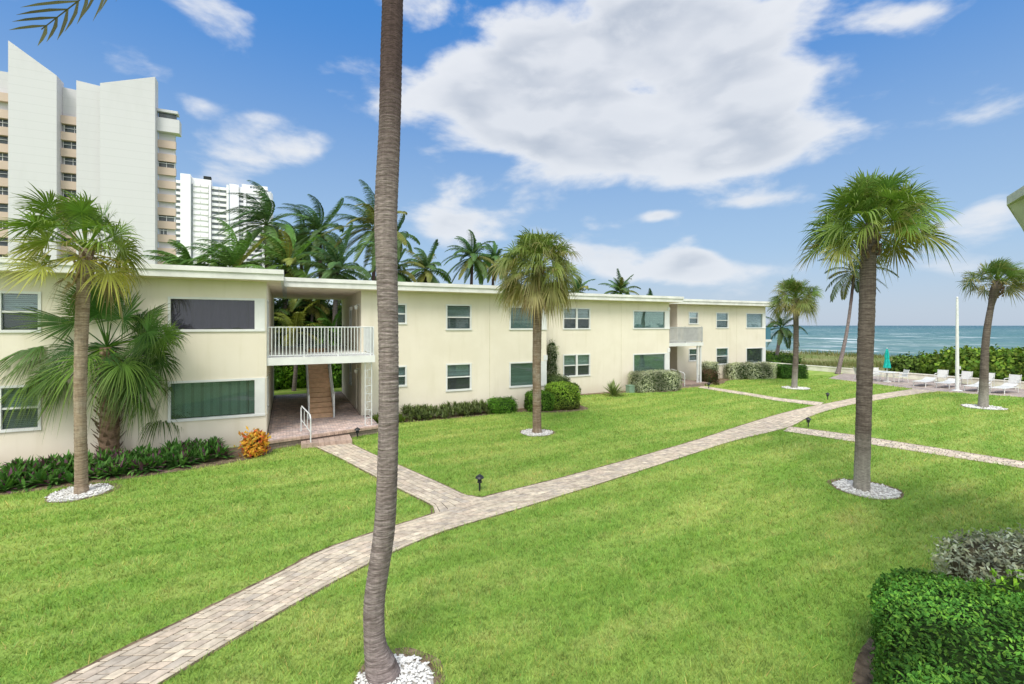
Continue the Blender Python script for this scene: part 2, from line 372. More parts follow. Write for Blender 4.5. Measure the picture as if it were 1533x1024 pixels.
path('paver_entry_path', [G(1052, 578), G(1123, 589), (24.95, 17.4), G(1234, 603)], [G(1044, 580.6), G(1123, 593.2), (23.9, 17.0), (24.35, 14.9)], .95, z=.0235, pal=[A3(c) * 1.1 for c in PAL])
path('paver_cross_path', [(18.3, 12.35), G(1279, 652), G(1533, 692), (20.9, 2.5), (21.4, -4)], [(17.3, 11.95), G(1272, 661), G(1533, 702), (19.95, 2.4), (20.4, -4)], .95, z=.0235, pal=[A3(c) * 1.05 for c in PAL])
path('patio_paving', [(37.6, 22.3), (36.6, 17.), (36.2, 15.8), (36.45, 14.9), (37.2, 13.0), (37.9, 11.4), (38.6, 4)], [(42.9, 24.2), (42.9, 17), (42.9, 15.8), (42.9, 14.9), (42.9, 13), (42.9, 11), (42.9, 4)], 5.4, z=.016, pal=[(.40, .335, .30), (.36, .31, .285), (.43, .36, .31), (.385, .32, .29)], course=.3, blen=(.3, .5))
# soil edging strips and beds
def bed(poly, label):
    q = A3(poly, float)
    for _ in range(2): q = np.concatenate([[q[i] * .75 + q[(i + 1) % len(q)] * .25, q[i] * .25 + q[(i + 1) % len(q)] * .75] for i in range(len(q))])
    poly = [tuple(p) for p in q]
    o = sheet('soil_bed', poly, .006, M['soil']); PATHPOLY.append(A3(poly)); return o
def edge_strip(pl, side, w=.07, name='soil_edging'):
    pl, ln = resample(pl, 300); t = nrm(np.gradient(pl, axis=0)); nn = np.stack([-t[:, 1], t[:, 0]], 1) * side
    ww = w * (.75 + .5 * np.abs(np.sin(np.arange(300) * 1.7) * np.sin(np.arange(300) * .31)))[:, None]
    o2 = pl + nn * ww; b = MB()
    b.add(np.concatenate([np.c_[pl, np.full(300, .007)], np.c_[o2, np.full(300, .007)]]), Q=[(i, i + 1, 301 + i, 300 + i) for i in range(299)])
    o = b.build(name, M['soil']); o['kind'] = 'structure'; PATHPOLY.append(np.concatenate([pl, o2[::-1]]))
edge_strip(main_up, 1); edge_strip(main_lo, -1, .03)
edge_strip([(.86, 17.2), (1.5, 15.3), (2.45, 12.1), (2.98, 10.45), (2.86, 10.02)], -1, .04)
edge_strip([(1.98, 17.16), (2.4, 15.6), (2.95, 13.87), (3.55, 11.9), (3.86, 10.75), (4.17, 10.47)], 1, .05)
edge_strip([(18.3, 12.35), G(1279, 652), G(1533, 692), (20.9, 2.5)], 1, .14)
edge_strip([G(1052, 578), G(1123, 589), (24.95, 17.4), G(1234, 603)], 1, .1)
bed([(-16, 15.35), (-6.4, 15.5), (-3.2, 15.85), (-1.4, 16.25), (-.6, 16.75), (-.35, 17.3), (-.66, 18.5), (-16, 18.5)], '')
bed([(3.05, 19.85), (8.6, 19.85), (9.9, 20.0), (10.5, 19.55), (11.6, 18.95), (13.1, 18.95), (13.6, 19.6), (13.5, 22), (14.5, 23.2), (19, 22.9), (19.0, 22.5), (22.3, 21.7), (23, 23.9), (13, 23.9), (11.5, 21), (3, 21)], '')
bed([(26.0, 23.3), (27.6, 23.3), (29.6, 25.0), (34.2, 24.1), (36, 23.2), (36.3, 24.5), (35.2, 26.1), (26, 26.1)], '')
bed([(3.2, .9), (5.0, 2.75), (6.4, 3.5), (7.6, 3.65), (8.4, 3.35), (12, 2.6), (12, -.5), (3.2, -.5)], '')

# ---------------------------------------------------------------- seawall
b = MB(); b.box(43.0, 43.3, -10, 60, -.4, .38); b.box(42.96, 43.34, -10, 60, .382, .44)
tag(b.build('seawall', M['seawall']), 'long low cream wall between the patio and the beach dunes', 'wall')

# ================================================================ APARTMENT BUILDING
BY = 28.6
bld = thing('apartment_building', 'two storey cream apartment building with stepped facade and flat white roofs', 'apartment building', (10, 23, 0))
def wallgrid(b, x0, x1, z0, z1, Y, holes, dep=.14, axis='x', flip=False):
    xs = sorted({x0, x1} | {h[0] for h in holes} | {h[1] for h in holes}); zs = sorted({z0, z1} | {h[2] for h in holes} | {h[3] for h in holes})
    def pt(u, z, o=0): return (u, Y + o, z) if axis == 'x' else (Y + o, u, z)
    for i in range(len(xs) - 1):
        for j in range(len(zs) - 1):
            cx, cz = (xs[i] + xs[i + 1]) / 2, (zs[j] + zs[j + 1]) / 2
            if any(h[0] < cx < h[1] and h[2] < cz < h[3] for h in holes): continue
            b.add([pt(xs[i], zs[j]), pt(xs[i + 1], zs[j]), pt(xs[i + 1], zs[j + 1]), pt(xs[i], zs[j + 1])], Q=[(3, 2, 1, 0) if flip else (0, 1, 2, 3)])
    for (a, c, e, f) in holes:
        for (p, q) in (((a, e), (c, e)), ((c, e), (c, f)), ((c, f), (a, f)), ((a, f), (a, e))):
            b.add([pt(*p), pt(*q), pt(*q, dep), pt(*p, dep)], Q=[(0, 1, 2, 3)])
ROOF0, WALLTOP = 5.60, 5.62
def win(x0, x1, z0, z1, Y, style, axis='x', right_jamb=0., glass='glass', blind='h', up=1.0):
    """frame (window) with pane and blind sub-parts; depth grows into the wall"""
    def bx(b, u0, u1, y0, y1, e, f, col=(.5, .5, .5)):
        if axis == 'x': b.box(u0, u1, Y + y0, Y + y1, e, f, col)
        else: b.box(Y + y0, Y + y1, u0, u1, e, f, col)
    w = .05; b = MB()
    bx(b, x0 - .02, x0 + w, -.03, .10, z0 + w, z1 - w); bx(b, x1 - w, x1 + .02 + right_jamb, -.03, .10, z0 + w, z1 - w)
    bx(b, x0 - .02, x1 + .02 + right_jamb, -.032, .10, z1 - w, z1 + .02); bx(b, x0 - .03, x1 + .03 + right_jamb, -.045, .10, z0 - .03, z0 + w)
    panes = []
    def dh(a, c):
        zm = (z0 + z1) / 2
        bx(b, a, c, -.005, .07, zm - .028, zm + .028); panes.append((a, c, z0 + w, zm - .028, .05, 'glassscreen')); panes.append((a, c, zm + .028, z1 - w, .025))
    if style == 'dh': dh(x0 + w, x1 - w)
    elif style == 'pair':
        xm = (x0 + x1) / 2; bx(b, xm - .06, xm + .06, -.028, .09, z0 + w, z1 - w); dh(x0 + w, xm - .06); dh(xm + .06, x1 - w)
    else: panes.append((x0 + w, x1 - w, z0 + w, z1 - w, .04))
    fr = b.build('window', M['white'], bld)
    for (a, c, e, f, dp, *gm) in panes:
        p = MB(); bx(p, a - .005, c + .005, dp, dp + .008, e - .005, f + .005); p.build('pane', M[gm[0] if gm else glass], fr)
    if blind == 'h':
        bl = MB(); z = z1 - .08; lo = z0 + (z1 - z0) * (1 - up) + .05
        while z > lo: bx(bl, x0 + .05, x1 - .05, .135, .15, z - .043, z, A3((.78, .80, .80)) * random.uniform(.72, 1.05)); z -= .056
        bl.build('blind', M['blind'], fr)
    elif blind == 'v':
        bl = MB(); n = int((x1 - x0) / .09); zz = (z0 + .07, z1 - .07)
        us = np.linspace(x0 + .05, x1 - .05, n + 1)
        for i in range(n):
            y0, y1 = (.15, .19) if axis == 'x' else (.15, .19)
            pts = [(us[i], y0), (us[i + 1] - .004, y1)]
            if axis == 'x': Vv = [(u, Y + y, z) for z in zz for (u, y) in pts]
            else: Vv = [(Y + y, u, z) for z in zz for (u, y) in pts]
            bl.add(Vv, Q=[(0, 1, 3, 2)], col=A3((.74, .79, .77)) * (.66 if i % 3 == 0 else 1.) * random.uniform(.85, 1.05))  # every third slat darker, shading of the angled slats put into colour
        bl.build('blind', M['vblind'], fr)
    return fr
def section(x0, x1, Y, holes, holes_left=(), left=True, right=True):
    b = MB(); wallgrid(b, x0, x1, -.3, WALLTOP, Y, holes)
    if left: wallgrid(b, Y, BY, -.3, WALLTOP, x0, list(holes_left), axis='y', flip=True)
    return b
U, L_ = (3.92, 5.03), (1.06, 2.30)
# -- left wing
S1 = (-17., -.64, 18.36)
h1 = [(-7.38, -6.5, 3.92, 5.06), (-7.38, -6.5, 1.08, 2.36), (-3.42, -.95, 3.92, 5.0), (-3.42, -.95, 1.02, 2.28), (-12, -10.8, 3.92, 5.06), (-12, -10.8, 1.08, 2.36)]
b = section(*S1, h1, left=True)
wallgrid(b, S1[2], BY, -.3, WALLTOP, S1[1], [(18.55, 20.0, 3.92, 5.0), (18.55, 20.0, 1.02, 2.28)], dep=-.14, axis='y')
b.add([(S1[0], BY, -.3), (S1[1], BY, -.3), (S1[1], BY, WALLTOP), (S1[0], BY, WALLTOP)], Q=[(3, 2, 1, 0)])
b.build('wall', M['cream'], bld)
win(*h1[0], 18.36, 'dh', up=.5); win(*h1[1], 18.36, 'dh'); win(*h1[4], 18.36, 'dh', up=.5); win(*h1[5], 18.36, 'dh')
win(*h1[2], 18.36, 'fix', right_jamb=.24, glass='glassdark', blind='v'); win(*h1[3], 18.36, 'fix', right_jamb=.24, glass='glassteal', blind='v')
# -- middle wing
S2 = (2.84, 11.85, 20.8)
h2 = [(3.98, 4.75, 4.17, 5.04), (3.98, 4.75, 1.43, 2.31), (6.58, 7.79, 3.9, 5.05), (6.58, 7.79, 1.09, 2.32), (9.79, 11.5, 3.9, 5.01), (9.79, 11.5, 1.08, 2.28)]
hl2 = [(21.6, 22.5, .3, 2.35), (21.6, 22.5, 2.99, 5.05), (24.0, 24.9, 1.2, 2.3), (24.0, 24.9, 4.0, 5.0)]
b = section(*S2, h2, hl2)
wallgrid(b, S2[2], 23.6, -.3, WALLTOP, S2[1], [], axis='y')
b.add([(S2[0], BY, -.3), (S2[1], BY, -.3), (S2[1], BY, WALLTOP), (S2[0], BY, WALLTOP)], Q=[(3, 2, 1, 0)])
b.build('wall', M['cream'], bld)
for i, h in enumerate(h2):
    if i < 4: win(*h, S2[2], 'dh', up=.5 if i == 3 else 1.)
    else: win(*h, S2[2], 'fix', right_jamb=.33, glass='glassteal', blind='h')
# -- third wing
S3 = (11.85, 22.75, 23.6)
h3 = [(14.57, 16.45, 3.88, 5.12), (14.57, 16.45, 1.09, 2.38), (19.74, 22.4, 3.88, 5.03), (19.74, 22.4, 1.05, 2.28)]
b = section(*S3, h3, left=False)
wallgrid(b, S3[2], BY, -.3, WALLTOP, S3[1], [], axis='y')
b.add([(S3[0], BY, -.3), (S3[1], BY, -.3), (S3[1], BY, WALLTOP), (S3[0], BY, WALLTOP)], Q=[(3, 2, 1, 0)])
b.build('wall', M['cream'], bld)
win(*h3[0], S3[2], 'pair', up=.5); win(*h3[1], S3[2], 'pair', up=.5)
win(*h3[2], S3[2], 'fix', right_jamb=.33, glass='glassteal', blind='h'); win(*h3[3], S3[2], 'fix', right_jamb=.33, glass='glassteal', blind='h')
# -- end wing
S4 = (25.74, 35.34, 25.9)
h4 = [(26.86, 27.8, 4.2, 5.09), (26.86, 27.8, 1.45, 2.37), (29.69, 31.0, 3.89, 5.07), (29.69, 31.0, 1.08, 2.36), (33.03, 35.0, 3.88, 5.06), (33.03, 35.0, 1.05, 2.29)]
b = section(*S4, h4)
wallgrid(b, S4[2], BY + 3, -.3, WALLTOP, S4[1], [], axis='y')
b.add([(S4[0], BY, -.3), (S4[1], BY, -.3), (S4[1], BY, WALLTOP), (S4[0], BY, WALLTOP)], Q=[(3, 2, 1, 0)])
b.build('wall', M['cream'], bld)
for i, h in enumerate(h4):
    if i < 4: win(*h, S4[2], 'dh', up=.5 if i in (0, 3) else 1.)
    else: win(*h, S4[2], 'fix', right_jamb=.3, glass='glassteal' if i == 5 else 'glass', blind=None if i == 5 else 'h')
# near-black sheets behind the panes, the darkness of unlit rooms as colour
b = MB()
for (x0, x1, Y) in (S1, S2, S3, S4):
    b.add([(x0 + .05, Y + .5, 0), (x1 - .05, Y + .5, 0), (x1 - .05, Y + .5, 5.5), (x0 + .05, Y + .5, 5.5)], Q=[(0, 1, 2, 3)])
b.add([(-1.2, 18.4, 0), (-1.2, 27, 0), (-1.2, 27, 5.5), (-1.2, 18.4, 5.5)], Q=[(0, 1, 2, 3)])
b.add([(3.4, 20.9, 0), (3.4, 27, 0), (3.4, 27, 5.5), (3.4, 20.9, 5.5)], Q=[(0, 1, 2, 3)])
b.build('dark_backing', M['dark'], bld)
# expansion joints, corner boards
for (x, Y) in ((8.74, 20.8), (18.8, 23.6), (31.95, 25.9)):
    b = MB(); b.box(x - .012, x + .012, Y - .006, Y + .01, 0.05, 5.55); b.build('control_joint', simple('joint_line', (.62, .57, .43), .8), bld)
for (x0, x1, Y) in ((11.52, 11.9, 20.8), (22.42, 22.8, 23.6)):
    for (z0, z1) in ((.1, 1.0), (2.33, 2.6)):
        b = MB(); b.box(x1 - .22, x1 + .004, Y - .022, Y + .1, z0, z1); b.build('corner_board', M['white'], bld)
    b = MB(); b.box(x1 - .22, x1 + .004, Y - .022, Y + .1, 5.09, 5.28); b.build('corner_board', M['white'], bld)
# roofs: two-step fascia
def roof(x0, x1, y0, y1, dz, lo=True, ov=.05):
    b = MB(); z = 5.97 + dz
    b.box(x0, x1, y0, y1, z - .15, z)                                   # upper band
    b.box(x0 + .003, x1 - .003, y0 + .05, y1 - .05, z - .36, z - .151)    # lower fascia
    o = b.build('roof', M['roofwhite'], bld)
    s = MB(); s.box(x0 + .09, x1 - .09, y0 + .09, y1 - .09, z - .372, z - .361); s.build('soffit', M['soffit'], o)
    return o
roof(-17.6, -.1, 17.66, BY + .5, 0); roof(-.098, 12.35, 20.1, BY + .5, -.02); roof(12.352, 23.33, 22.9, BY + .5, -.005); roof(23.332, 36.1, 25.2, BY + 2.6, .03)
# -- breezeway: terrace, stair, balcony
b = MB(); terr = [(-.64, 17.42), (3.12, 18.3), (3.12, 20.79), (2.83, 20.79), (2.83, 28.9), (-.64, 28.9)]
b.prism(terr, -.1, .27); ter = b.build('terrace', M['deck'], bld)
b = MB(); b.prism([(-.68, 17.37), (3.17, 18.26), (3.17, 20.785), (2.828, 20.785), (2.828, 28.95), (-.635, 28.95), (-.635, 17.37)], .2705, .2715)
b.build('joint_sand', M['joint'], ter)
b = MB(); y = 17.4
def edge_y(x): return 17.4 + (x + .64) * .234
x = -.62
pt_cols = [(.34, .27, .235), (.30, .245, .22), (.38, .31, .265), (.27, .23, .215), (.36, .28, .24)]
j = 0
while y < 28.8:
    x = -.62 + (.1 if j % 2 else 0)
    while x < 3.05:
        if y >= edge_y(x + .1) and not (x > 2.72 and y > 20.6):
            q = A3([(x + .004, y + .004), (x + .196, y + .004), (x + .196, y + .096), (x + .004, y + .096)]); paver(b, q, .283, A3(random.choice(pt_cols)) * A3((1., .98, 1.03)) * random.uniform(1.45, 1.9), .004)
        x += .2
    y += .1; j += 1
b.build('paving', M['paver'], ter)
b = MB(); n = 28                                                     # bull-nose brick edge
for i in range(n):
    xa, xb = -.66 + i * 3.82 / n, -.66 + (i + 1) * 3.82 / n
    q = A3([(xa + .004, edge_y(xa) - .07), (xb - .004, edge_y(xb) - .07), (xb - .004, edge_y(xb) + .13), (xa + .004, edge_y(xa) + .13)])
    V = np.concatenate([np.c_[q, np.full(4, .215)], np.c_[q, np.full(4, .292)]])
    b.add(V, Q=[(4, 5, 6, 7), (0, 1, 5, 4), (1, 2, 6, 5), (2, 3, 7, 6), (3, 0, 4, 7), (3, 2, 1, 0)], col=A3((.45, .33, .265)) * random.uniform(.85, 1.1))
b.build('brick_edge', M['paver'], ter)
b = MB(); n = 9
for i in range(n):
    for k in range(1):
        xa, xb = .42 + i * 1.62 / n, .42 + (i + 1) * 1.62 / n
        b.box(xa + .004, xb - .004, 17.14 + .0 * i, edge_y((xa + xb) / 2) - .001, .0, .148, A3((.44, .33, .27)) * random.uniform(.85, 1.12))
b.build('entry_step', M['paver'], bld)
# second floor slab with the stair well left open
sx0, sx1, sy0, sy1 = .83, 1.73, 21.3, 25.3
b = MB(); b.box(-.636, 3.02, 18.42, sy0, 2.70, 2.97); b.box(-.636, sx0 - .1, sy0, BY, 2.70, 2.97); b.box(sx1 + .1, 2.836, sy0, BY, 2.70, 2.97); b.box(sx0 - .1, sx1 + .1, sy1 - .4, BY, 2.70, 2.97)
b.build('balcony_slab', M['white'], bld)
def railing(b, p, q, z0, z1, gap=.115, r=.011, post=1.2, br=.02):
    p, q = A3(p, float), A3(q, float); L = np.linalg.norm(q - p); n = max(1, int(L / gap))
    along = 'x' if abs(q[0] - p[0]) > abs(q[1] - p[1]) else 'y'
    for z, h in ((z1 - .02, .022), (z0 + .06, .016)):
        b.tube([(*p, z), (*q, z)], h, 6)
    for i in range(n + 1):
        c = p + (q - p) * i / n; e = .022 if (i % max(1, int(post / gap)) == 0 or i == n) else r
        b.box(c[0] - e, c[0] + e, c[1] - e, c[1] + e, z0 if e > r else z0 + .06, z1 - .02)
b = MB(); railing(b, (-.6, 18.5), (2.97, 18.5), 2.97, 4.05, r=.014); railing(b, (2.97, 18.56), (2.97, 20.78), 2.97, 4.05, r=.014)
b.build('railing', M['metalwhite'], bld)
b = MB(); railing(b, (-.5, BY - .1), (2.8, BY - .1), 2.97, 4.0); b.build('railing', M['metalwhite'], bld)
# stair
b = MB(); n = 15; ys = np.linspace(20.95, 25.0, n + 1); zs = np.linspace(.285, 2.97, n + 1)
for i in range(n):
    b.box(sx0, sx1, ys[i], ys[i + 1] + .03, zs[i], zs[i + 1] - .035, (.5,) * 3); b.box(sx0, sx1, ys[i] - .03, ys[i + 1] + .03, zs[i + 1] - .034, zs[i + 1], (.6,) * 3)
st = b.build('staircase', M['stair'], bld)
for xx in (sx0 - .05, sx1 + .005):
    b = MB(); V = [(x_, y_, z_) for x_ in (xx, xx + .045) for (y_, z_) in ((20.9, .285), (25.05, 2.75), (25.05, 3.1), (20.9, .62))]
    b.add(V, Q=[(0, 1, 2, 3), (7, 6, 5, 4), (0, 4, 5, 1), (1, 5, 6, 2), (2, 6, 7, 3), (3, 7, 4, 0)]); b.build('stringer', M['metalwhite'], st)
    b = MB(); xm = xx + .022
    b.tube([(xm, 20.85, .285), (xm, 20.85, 1.2), (xm, 25.0, 3.9), (xm, 25.0, 2.97)], .025, 8)
    for k in range(1, 22): b.tube([(xm, 20.85 + k * .19, .5 + k * .1245), (xm, 20.85 + k * .19, 1.2 + k * .1236)], .011, 5)
    b.box(xm - .03, xm + .03, 20.8, 20.86, .285, 1.25); b.build('handrail', M['metalwhite'], st)
# small rail at the entry step
def loop_rail(x, y, z):
    b = MB(); b.tube([(x, y, z), (x, y, z + .82), (x - .02, y + .1, z + .93), (x - .25, y + .95, z + 1.1), (x - .27, y + 1.0, z + 1.04), (x - .27, y + 1.0, z + .2)], .022, 8)
    b.tube([(x, y, z + .35), (x - .27, y + 1.0, z + .62)], .014, 6)
    for k in (.33, .66): b.tube([(x - .27 * k, y + k, z + .33 + .2 * k), (x - .27 * k, y + k, z + .9 + .13 * k)], .012, 6)
    return b.build('step_rail', M['metalwhite'], bld)
loop_rail(.72, 17.3, .14)
def scroll_column(x0, x1, y, z0, z1):
    b = MB(); b.box(x0, x0 + .03, y, y + .03, z0, z1); b.box(x1 - .03, x1, y, y + .03, z0, z1); n = 8; h = (z1 - z0) / n; xm = (x0 + x1) / 2; w = (x1 - x0) / 2 - .03
    for i in range(n):
        zc = z0 + h * (i + .5); a = np.linspace(0, 2 * pi, 13)
        b.tube([(xm + w * sin(t) * (1 if i % 2 else -1) * cos(t / 2), y + .015, zc + h * .48 * -cos(t / 2 if False else t / 2)) for t in a], .008, 5)
        b.tube([(x0 + .03, y + .015, z0 + h * i), (x1 - .03, y + .015, z0 + h * i)], .007, 5)
    return b.build('column', M['metalwhite'], bld)
scroll_column(2.66, 2.93, 18.55, .285, 2.70)
def wall_lamp(x, y, z):
    b = MB(); b.box(x - .012, x - .001, y - .05, y + .05, z - .1, z + .1); b.tube([(x - .01, y, z), (x - .1, y, z + .06), (x - .16, y, z + .02)], .012, 6)
    o = b.build('wall_lamp', M['metalwhite'], bld)
    s = MB(); a = [(x - .16, y, z + .02), (x - .16, y, z - .02), (x - .16, y, z - .13), (x - .16, y, z - .17)]; s.tube(a, [.03, .09, .06, .02], 8); s.build('lamp_shade', M['sling'], o)
wall_lamp(2.84, 21.2, 4.95); wall_lamp(2.84, 21.2, 2.2); wall_lamp(2.84, 22.9, 4.95)
for (y0, y1, z0, z1) in ((21.6, 22.5, .285, 2.35), (21.6, 22.5, 2.99, 5.05)):
    b = MB(); b.box(2.9, 2.94, y0 + .01, y1 - .01, z0, z1 - .01)
    for k in range(2): b.box(2.885, 2.9, y0 + .14, y1 - .14, z0 + .2 + k * .95, z0 + .95 + k * .95)
    d = b.build('door', M['door'], bld); h = MB(); h.tube([(2.86, y0 + .1, z0 + 1.), (2.88, y0 + .1, z0 + 1.), (2.9, y0 + .1, z0 + 1.)], [.03, .035, .012], 8); h.build('handle', M['black'], d)
for h in hl2[2:]: win(h[0], h[1], h[2], h[3], 2.84, 'dh', axis='y')
win(18.62, 19.95, 3.92, 5.0, -.72, 'fix', axis='y', glass='glassdark', blind=None); win(18.62, 19.95, 1.02, 2.28, -.72, 'fix', axis='y', glass='glassteal', blind=None)
# -- second entry
b = MB(); b.box(22.76, 26.2, 23.4, 25.88, -.05, .17); b.box(22.76, 25.73, 25.88, BY, -.05, .17); b.box(22.9, 25.2, 22.95, 23.39, -.05, .09)
b.build('terrace', M['deck'], bld)
b = MB(); b.box(22.77, 25.9, 23.66, 25.89, 2.70, 2.93); b.box(22.77, 25.73, 25.89, BY, 2.70, 2.93); b.build('balcony_slab', M['white'], bld)
b = MB()
x = 22.8
while x < 25.86:
    w_ = .07; b.box(x, x + w_, 23.72, 23.735, 2.99, 3.98); x += w_ + .035
y = 23.75
while y < 25.86: b.box(25.84, 25.855, y, y + .07, 2.99, 3.98); y += .105
b.box(22.78, 25.88, 23.70, 23.717, 3.92, 3.99); b.box(22.78, 25.88, 23.70, 23.717, 3.02, 3.09)
for xx in (22.8, 24.3, 25.83): b.box(xx, xx + .05, 23.737, 23.787, 2.93, 4.02)
b.build('railing', M['graywood'], bld)
for x in (25.45, 25.72):
    b = MB(); b.box(x, x + .1, 23.75, 23.85, .17, 2.70); b.build('column', M['metalwhite'], bld)
loop_rail(23.6, 23.1, .05)
b = MB(); b.box(23.1, 23.13, 25.9, 28.4, .17, 2.65); b.box(22.8, 25.7, BY - .06, BY - .03, .17, 5.55); b.build('screen_wall', M['cream'], bld)
# seaward side balcony
b = MB(); b.box(35.35, 36.35, 26.1, 31, 2.74, 2.92); b.build('balcony_slab', M['white'], bld)
b = MB(); b.box(36.30, 36.315, 26.15, 30.9, 2.93, 3.92); b.box(35.37, 36.29, 26.15, 26.165, 2.93, 3.92); b.build('glass_balustrade', M['glassblue'], bld)

# ================================================================ VEGETATION
WIND = A3((-1., .15, 0.))
def vary(c, k=.15): return np.clip(A3(c) * RNG.uniform(1 - k, 1 + k) * RNG.uniform(1 - k * .3, 1 + k * .3, 3), 0, 1)
def trunk(name, pts, rad, mat, parent, nr=140, n=20, ring=.012, spacing=.11, seed=1):
    rs = np.random.RandomState(seed); pts = smooth_pl(pts, 2); s = np.concatenate([[0], np.cumsum(np.linalg.norm(np.diff(pts, axis=0), axis=1))])
    t = np.linspace(0, s[-1], nr); p = np.stack([np.interp(t, s, pts[:, k]) for k in range(3)], 1)
    rad = np.asarray(rad, float); r = np.interp(t, rad[:, 0] * s[-1], rad[:, 1])
    ph = rs.uniform(0, 6.28, 6); lob = rs.uniform(.4, 1., 6)
    def fn(i, an):
        z = t[i] + .03 * np.sin(an * 2 + ph[0]) + .018 * np.sin(an * 3 + ph[1] + t[i] * 2)
        saw = (z / spacing + .35 * np.sin(t[i] * 3.1)) % 1.
        return 1 + ring / r[i] * (saw - .5) + .025 * np.sin(an * 2 + ph[2] + t[i] * .9) + .015 * np.sin(an * 5 + ph[3] + t[i] * 2.3)
    b = MB(); b.tube(p, r, n, fn=fn); return b.build(name, mat, parent, smooth=True)
def leaf_fan(b, o, az, el, Lp, R, col, tipcol, rs, droop=.35, pd=.35, nseg=34, K=6, wind=.15, spread=115, W=WIND, face=None, twist=1.15):
    d = A3((cos(el) * cos(az), cos(el) * sin(az), sin(el))); p = A3(o, float); pts = [p.copy()]
    for _ in range(5):
        p = p + d * Lp / 5; pts.append(p.copy()); d = nrm(d + A3((0, 0, -pd / 5)) + W * wind * .12)
    pts = A3(pts); up = A3((0, 0, 1.)); s = np.cross(d, up); s = nrm(s) if np.linalg.norm(s) > .05 else A3((1., 0, 0)); n = np.cross(s, d)
    if face is not None:
        n = A3(face, float); n = nrm(n - d * np.dot(n, d)); s = np.cross(d, n)
    tw = rs.uniform(-twist, twist); s, n = s * cos(tw) + n * sin(tw), n * cos(tw) - s * sin(tw)
    pw = np.linspace(.022, .012, 6)[:, None]; pc = np.tile(A3(col) * A3((1.25, 1.1, 1.0)), (1, 6, 1))
    b.ribbons(pts[None], (pw * s)[None], pc); b.ribbons(pts[None], (pw * n)[None], pc)
    h = pts[-1]; ph = np.radians(np.linspace(-spread, spread, nseg)); dp = ph[1] - ph[0]
    dirs = np.cos(ph)[:, None] * d + np.sin(ph)[:, None] * s + n * (.38 * np.abs(np.sin(ph)) + rs.uniform(-.05, .05, nseg))[:, None]; dirs = nrm(dirs)
    L = R * (1 - .38 * (np.abs(ph) / radians(spread)) ** 2) * rs.uniform(.86, 1.08, nseg); t = np.linspace(0, 1, K)
    dr = droop * rs.uniform(.3, 1.9, nseg)
    Cn = h + dirs[:, None] * (L[:, None] * t)[..., None] + (A3((0, 0, -1.)) * 1.)[None, None] * (dr[:, None] * L[:, None] * t[None] ** 2.8)[..., None] + W[None, None] * (wind * L[:, None] * t[None] ** 2 * rs.uniform(.5, 1.4, nseg)[:, None])[..., None]
    q = nrm(np.cross(np.tile(n, (nseg, 1)), dirs)); wt = np.where(t < .5, t, .5 * ((1 - t) / .5) ** .8)
    Wd = q[:, None] * (L[:, None] * dp * .5 * np.maximum(wt, .012)[None])[..., None]
    c0 = A3(col); c1 = A3(tipcol); cc = c0[None, None] * (1 - t[None, :, None] ** 2) + c1[None, None] * t[None, :, None] ** 2
    cc = cc * rs.uniform(.75, 1.2, (nseg, 1, 1))
    b.ribbons(Cn, Wd, cc)
def sabal(name, label, base, top, rad, trunkmat_, seed, nleaf=38, Lp=.85, R=.95, droop=.4, wind=.15, elr=(82, -42), greens=((.075, .15, .022), (.12, .20, .035)), old=(.30, .27, .06), oldfrac=.25, dead=0, pts=None, W=WIND, group=None, pd=.45, squash=1.):
    rs = np.random.RandomState(seed); t = thing(name, label, 'palm tree', base, group)
    base, top = A3(base, float), A3(top, float)
    if pts is None:
        q = base + (top - base) * .5 + A3((rs.uniform(-.08, .08), rs.uniform(-.08, .08), 0)); pts = [base - A3((0, 0, .05)), base + (q - base) * .2, q, top]
    trunk('trunk', pts, rad, trunkmat_, t, seed=seed, nr=120, n=18)
    b = MB(); az = rs.uniform(0, 6)
    for i in range(nleaf):
        f = (i + .5) / nleaf; az += 2.39996 + rs.uniform(-.25, .25); el = radians(elr[0] + (elr[1] - elr[0]) * f ** .9 + rs.uniform(-15, 15))
        g = A3(greens[0]) * (1 - f) + A3(greens[1]) * f; k = max(0, (f - 1 + oldfrac) / max(oldfrac, .01)) * rs.uniform(.3, 1.1); k = min(k, 1)
        c = vary(g * (1 - k) + A3(old) * k, .18); tip = c * (1 - .35) + A3((.26, .22, .07)) * .35 if rs.rand() < .75 else A3((.30, .22, .10))
        leaf_fan(b, top + A3((0, 0, rs.uniform(-.12, .12) - .25 * f)), az, el, Lp * rs.uniform(.62, 1.2) * (1 if f > .2 else .8), R * rs.uniform(.85, 1.1), c, tip, rs, droop * rs.uniform(.7, 1.3) * (1 + .8 * f), pd, wind=wind, W=W)
    b.build('crown', M['leaf'], t)
    if dead:
        b = MB()
        for i in range(dead):
            az += 2.4 + rs.uniform(-.3, .3); leaf_fan(b, top + A3((0, 0, -.35)), az, radians(rs.uniform(-60, -25)), Lp * .7, R * .75, vary((.30, .235, .13)), (.36, .29, .18), rs, .9, .7, nseg=22, wind=wind, W=W)
        b.build('dead_fronds', M['leaf'], t)
    # old leaf bases under the crown
    b = MB(); r0 = rad[-1][1]
    for i in range(26):
        a = i * 2.4; z = -.15 - .75 * i / 26; o = top + A3((cos(a) * r0, sin(a) * r0, z)); e = A3((cos(a) * .45, sin(a) * .45, .9)); Lb = rs.uniform(.12, .26)
        b.tube([o, o + e * Lb * .6, o + e * Lb], [.045, .035, .012], 5)
    b.build('leaf_bases', M['boots'], t)
    return t
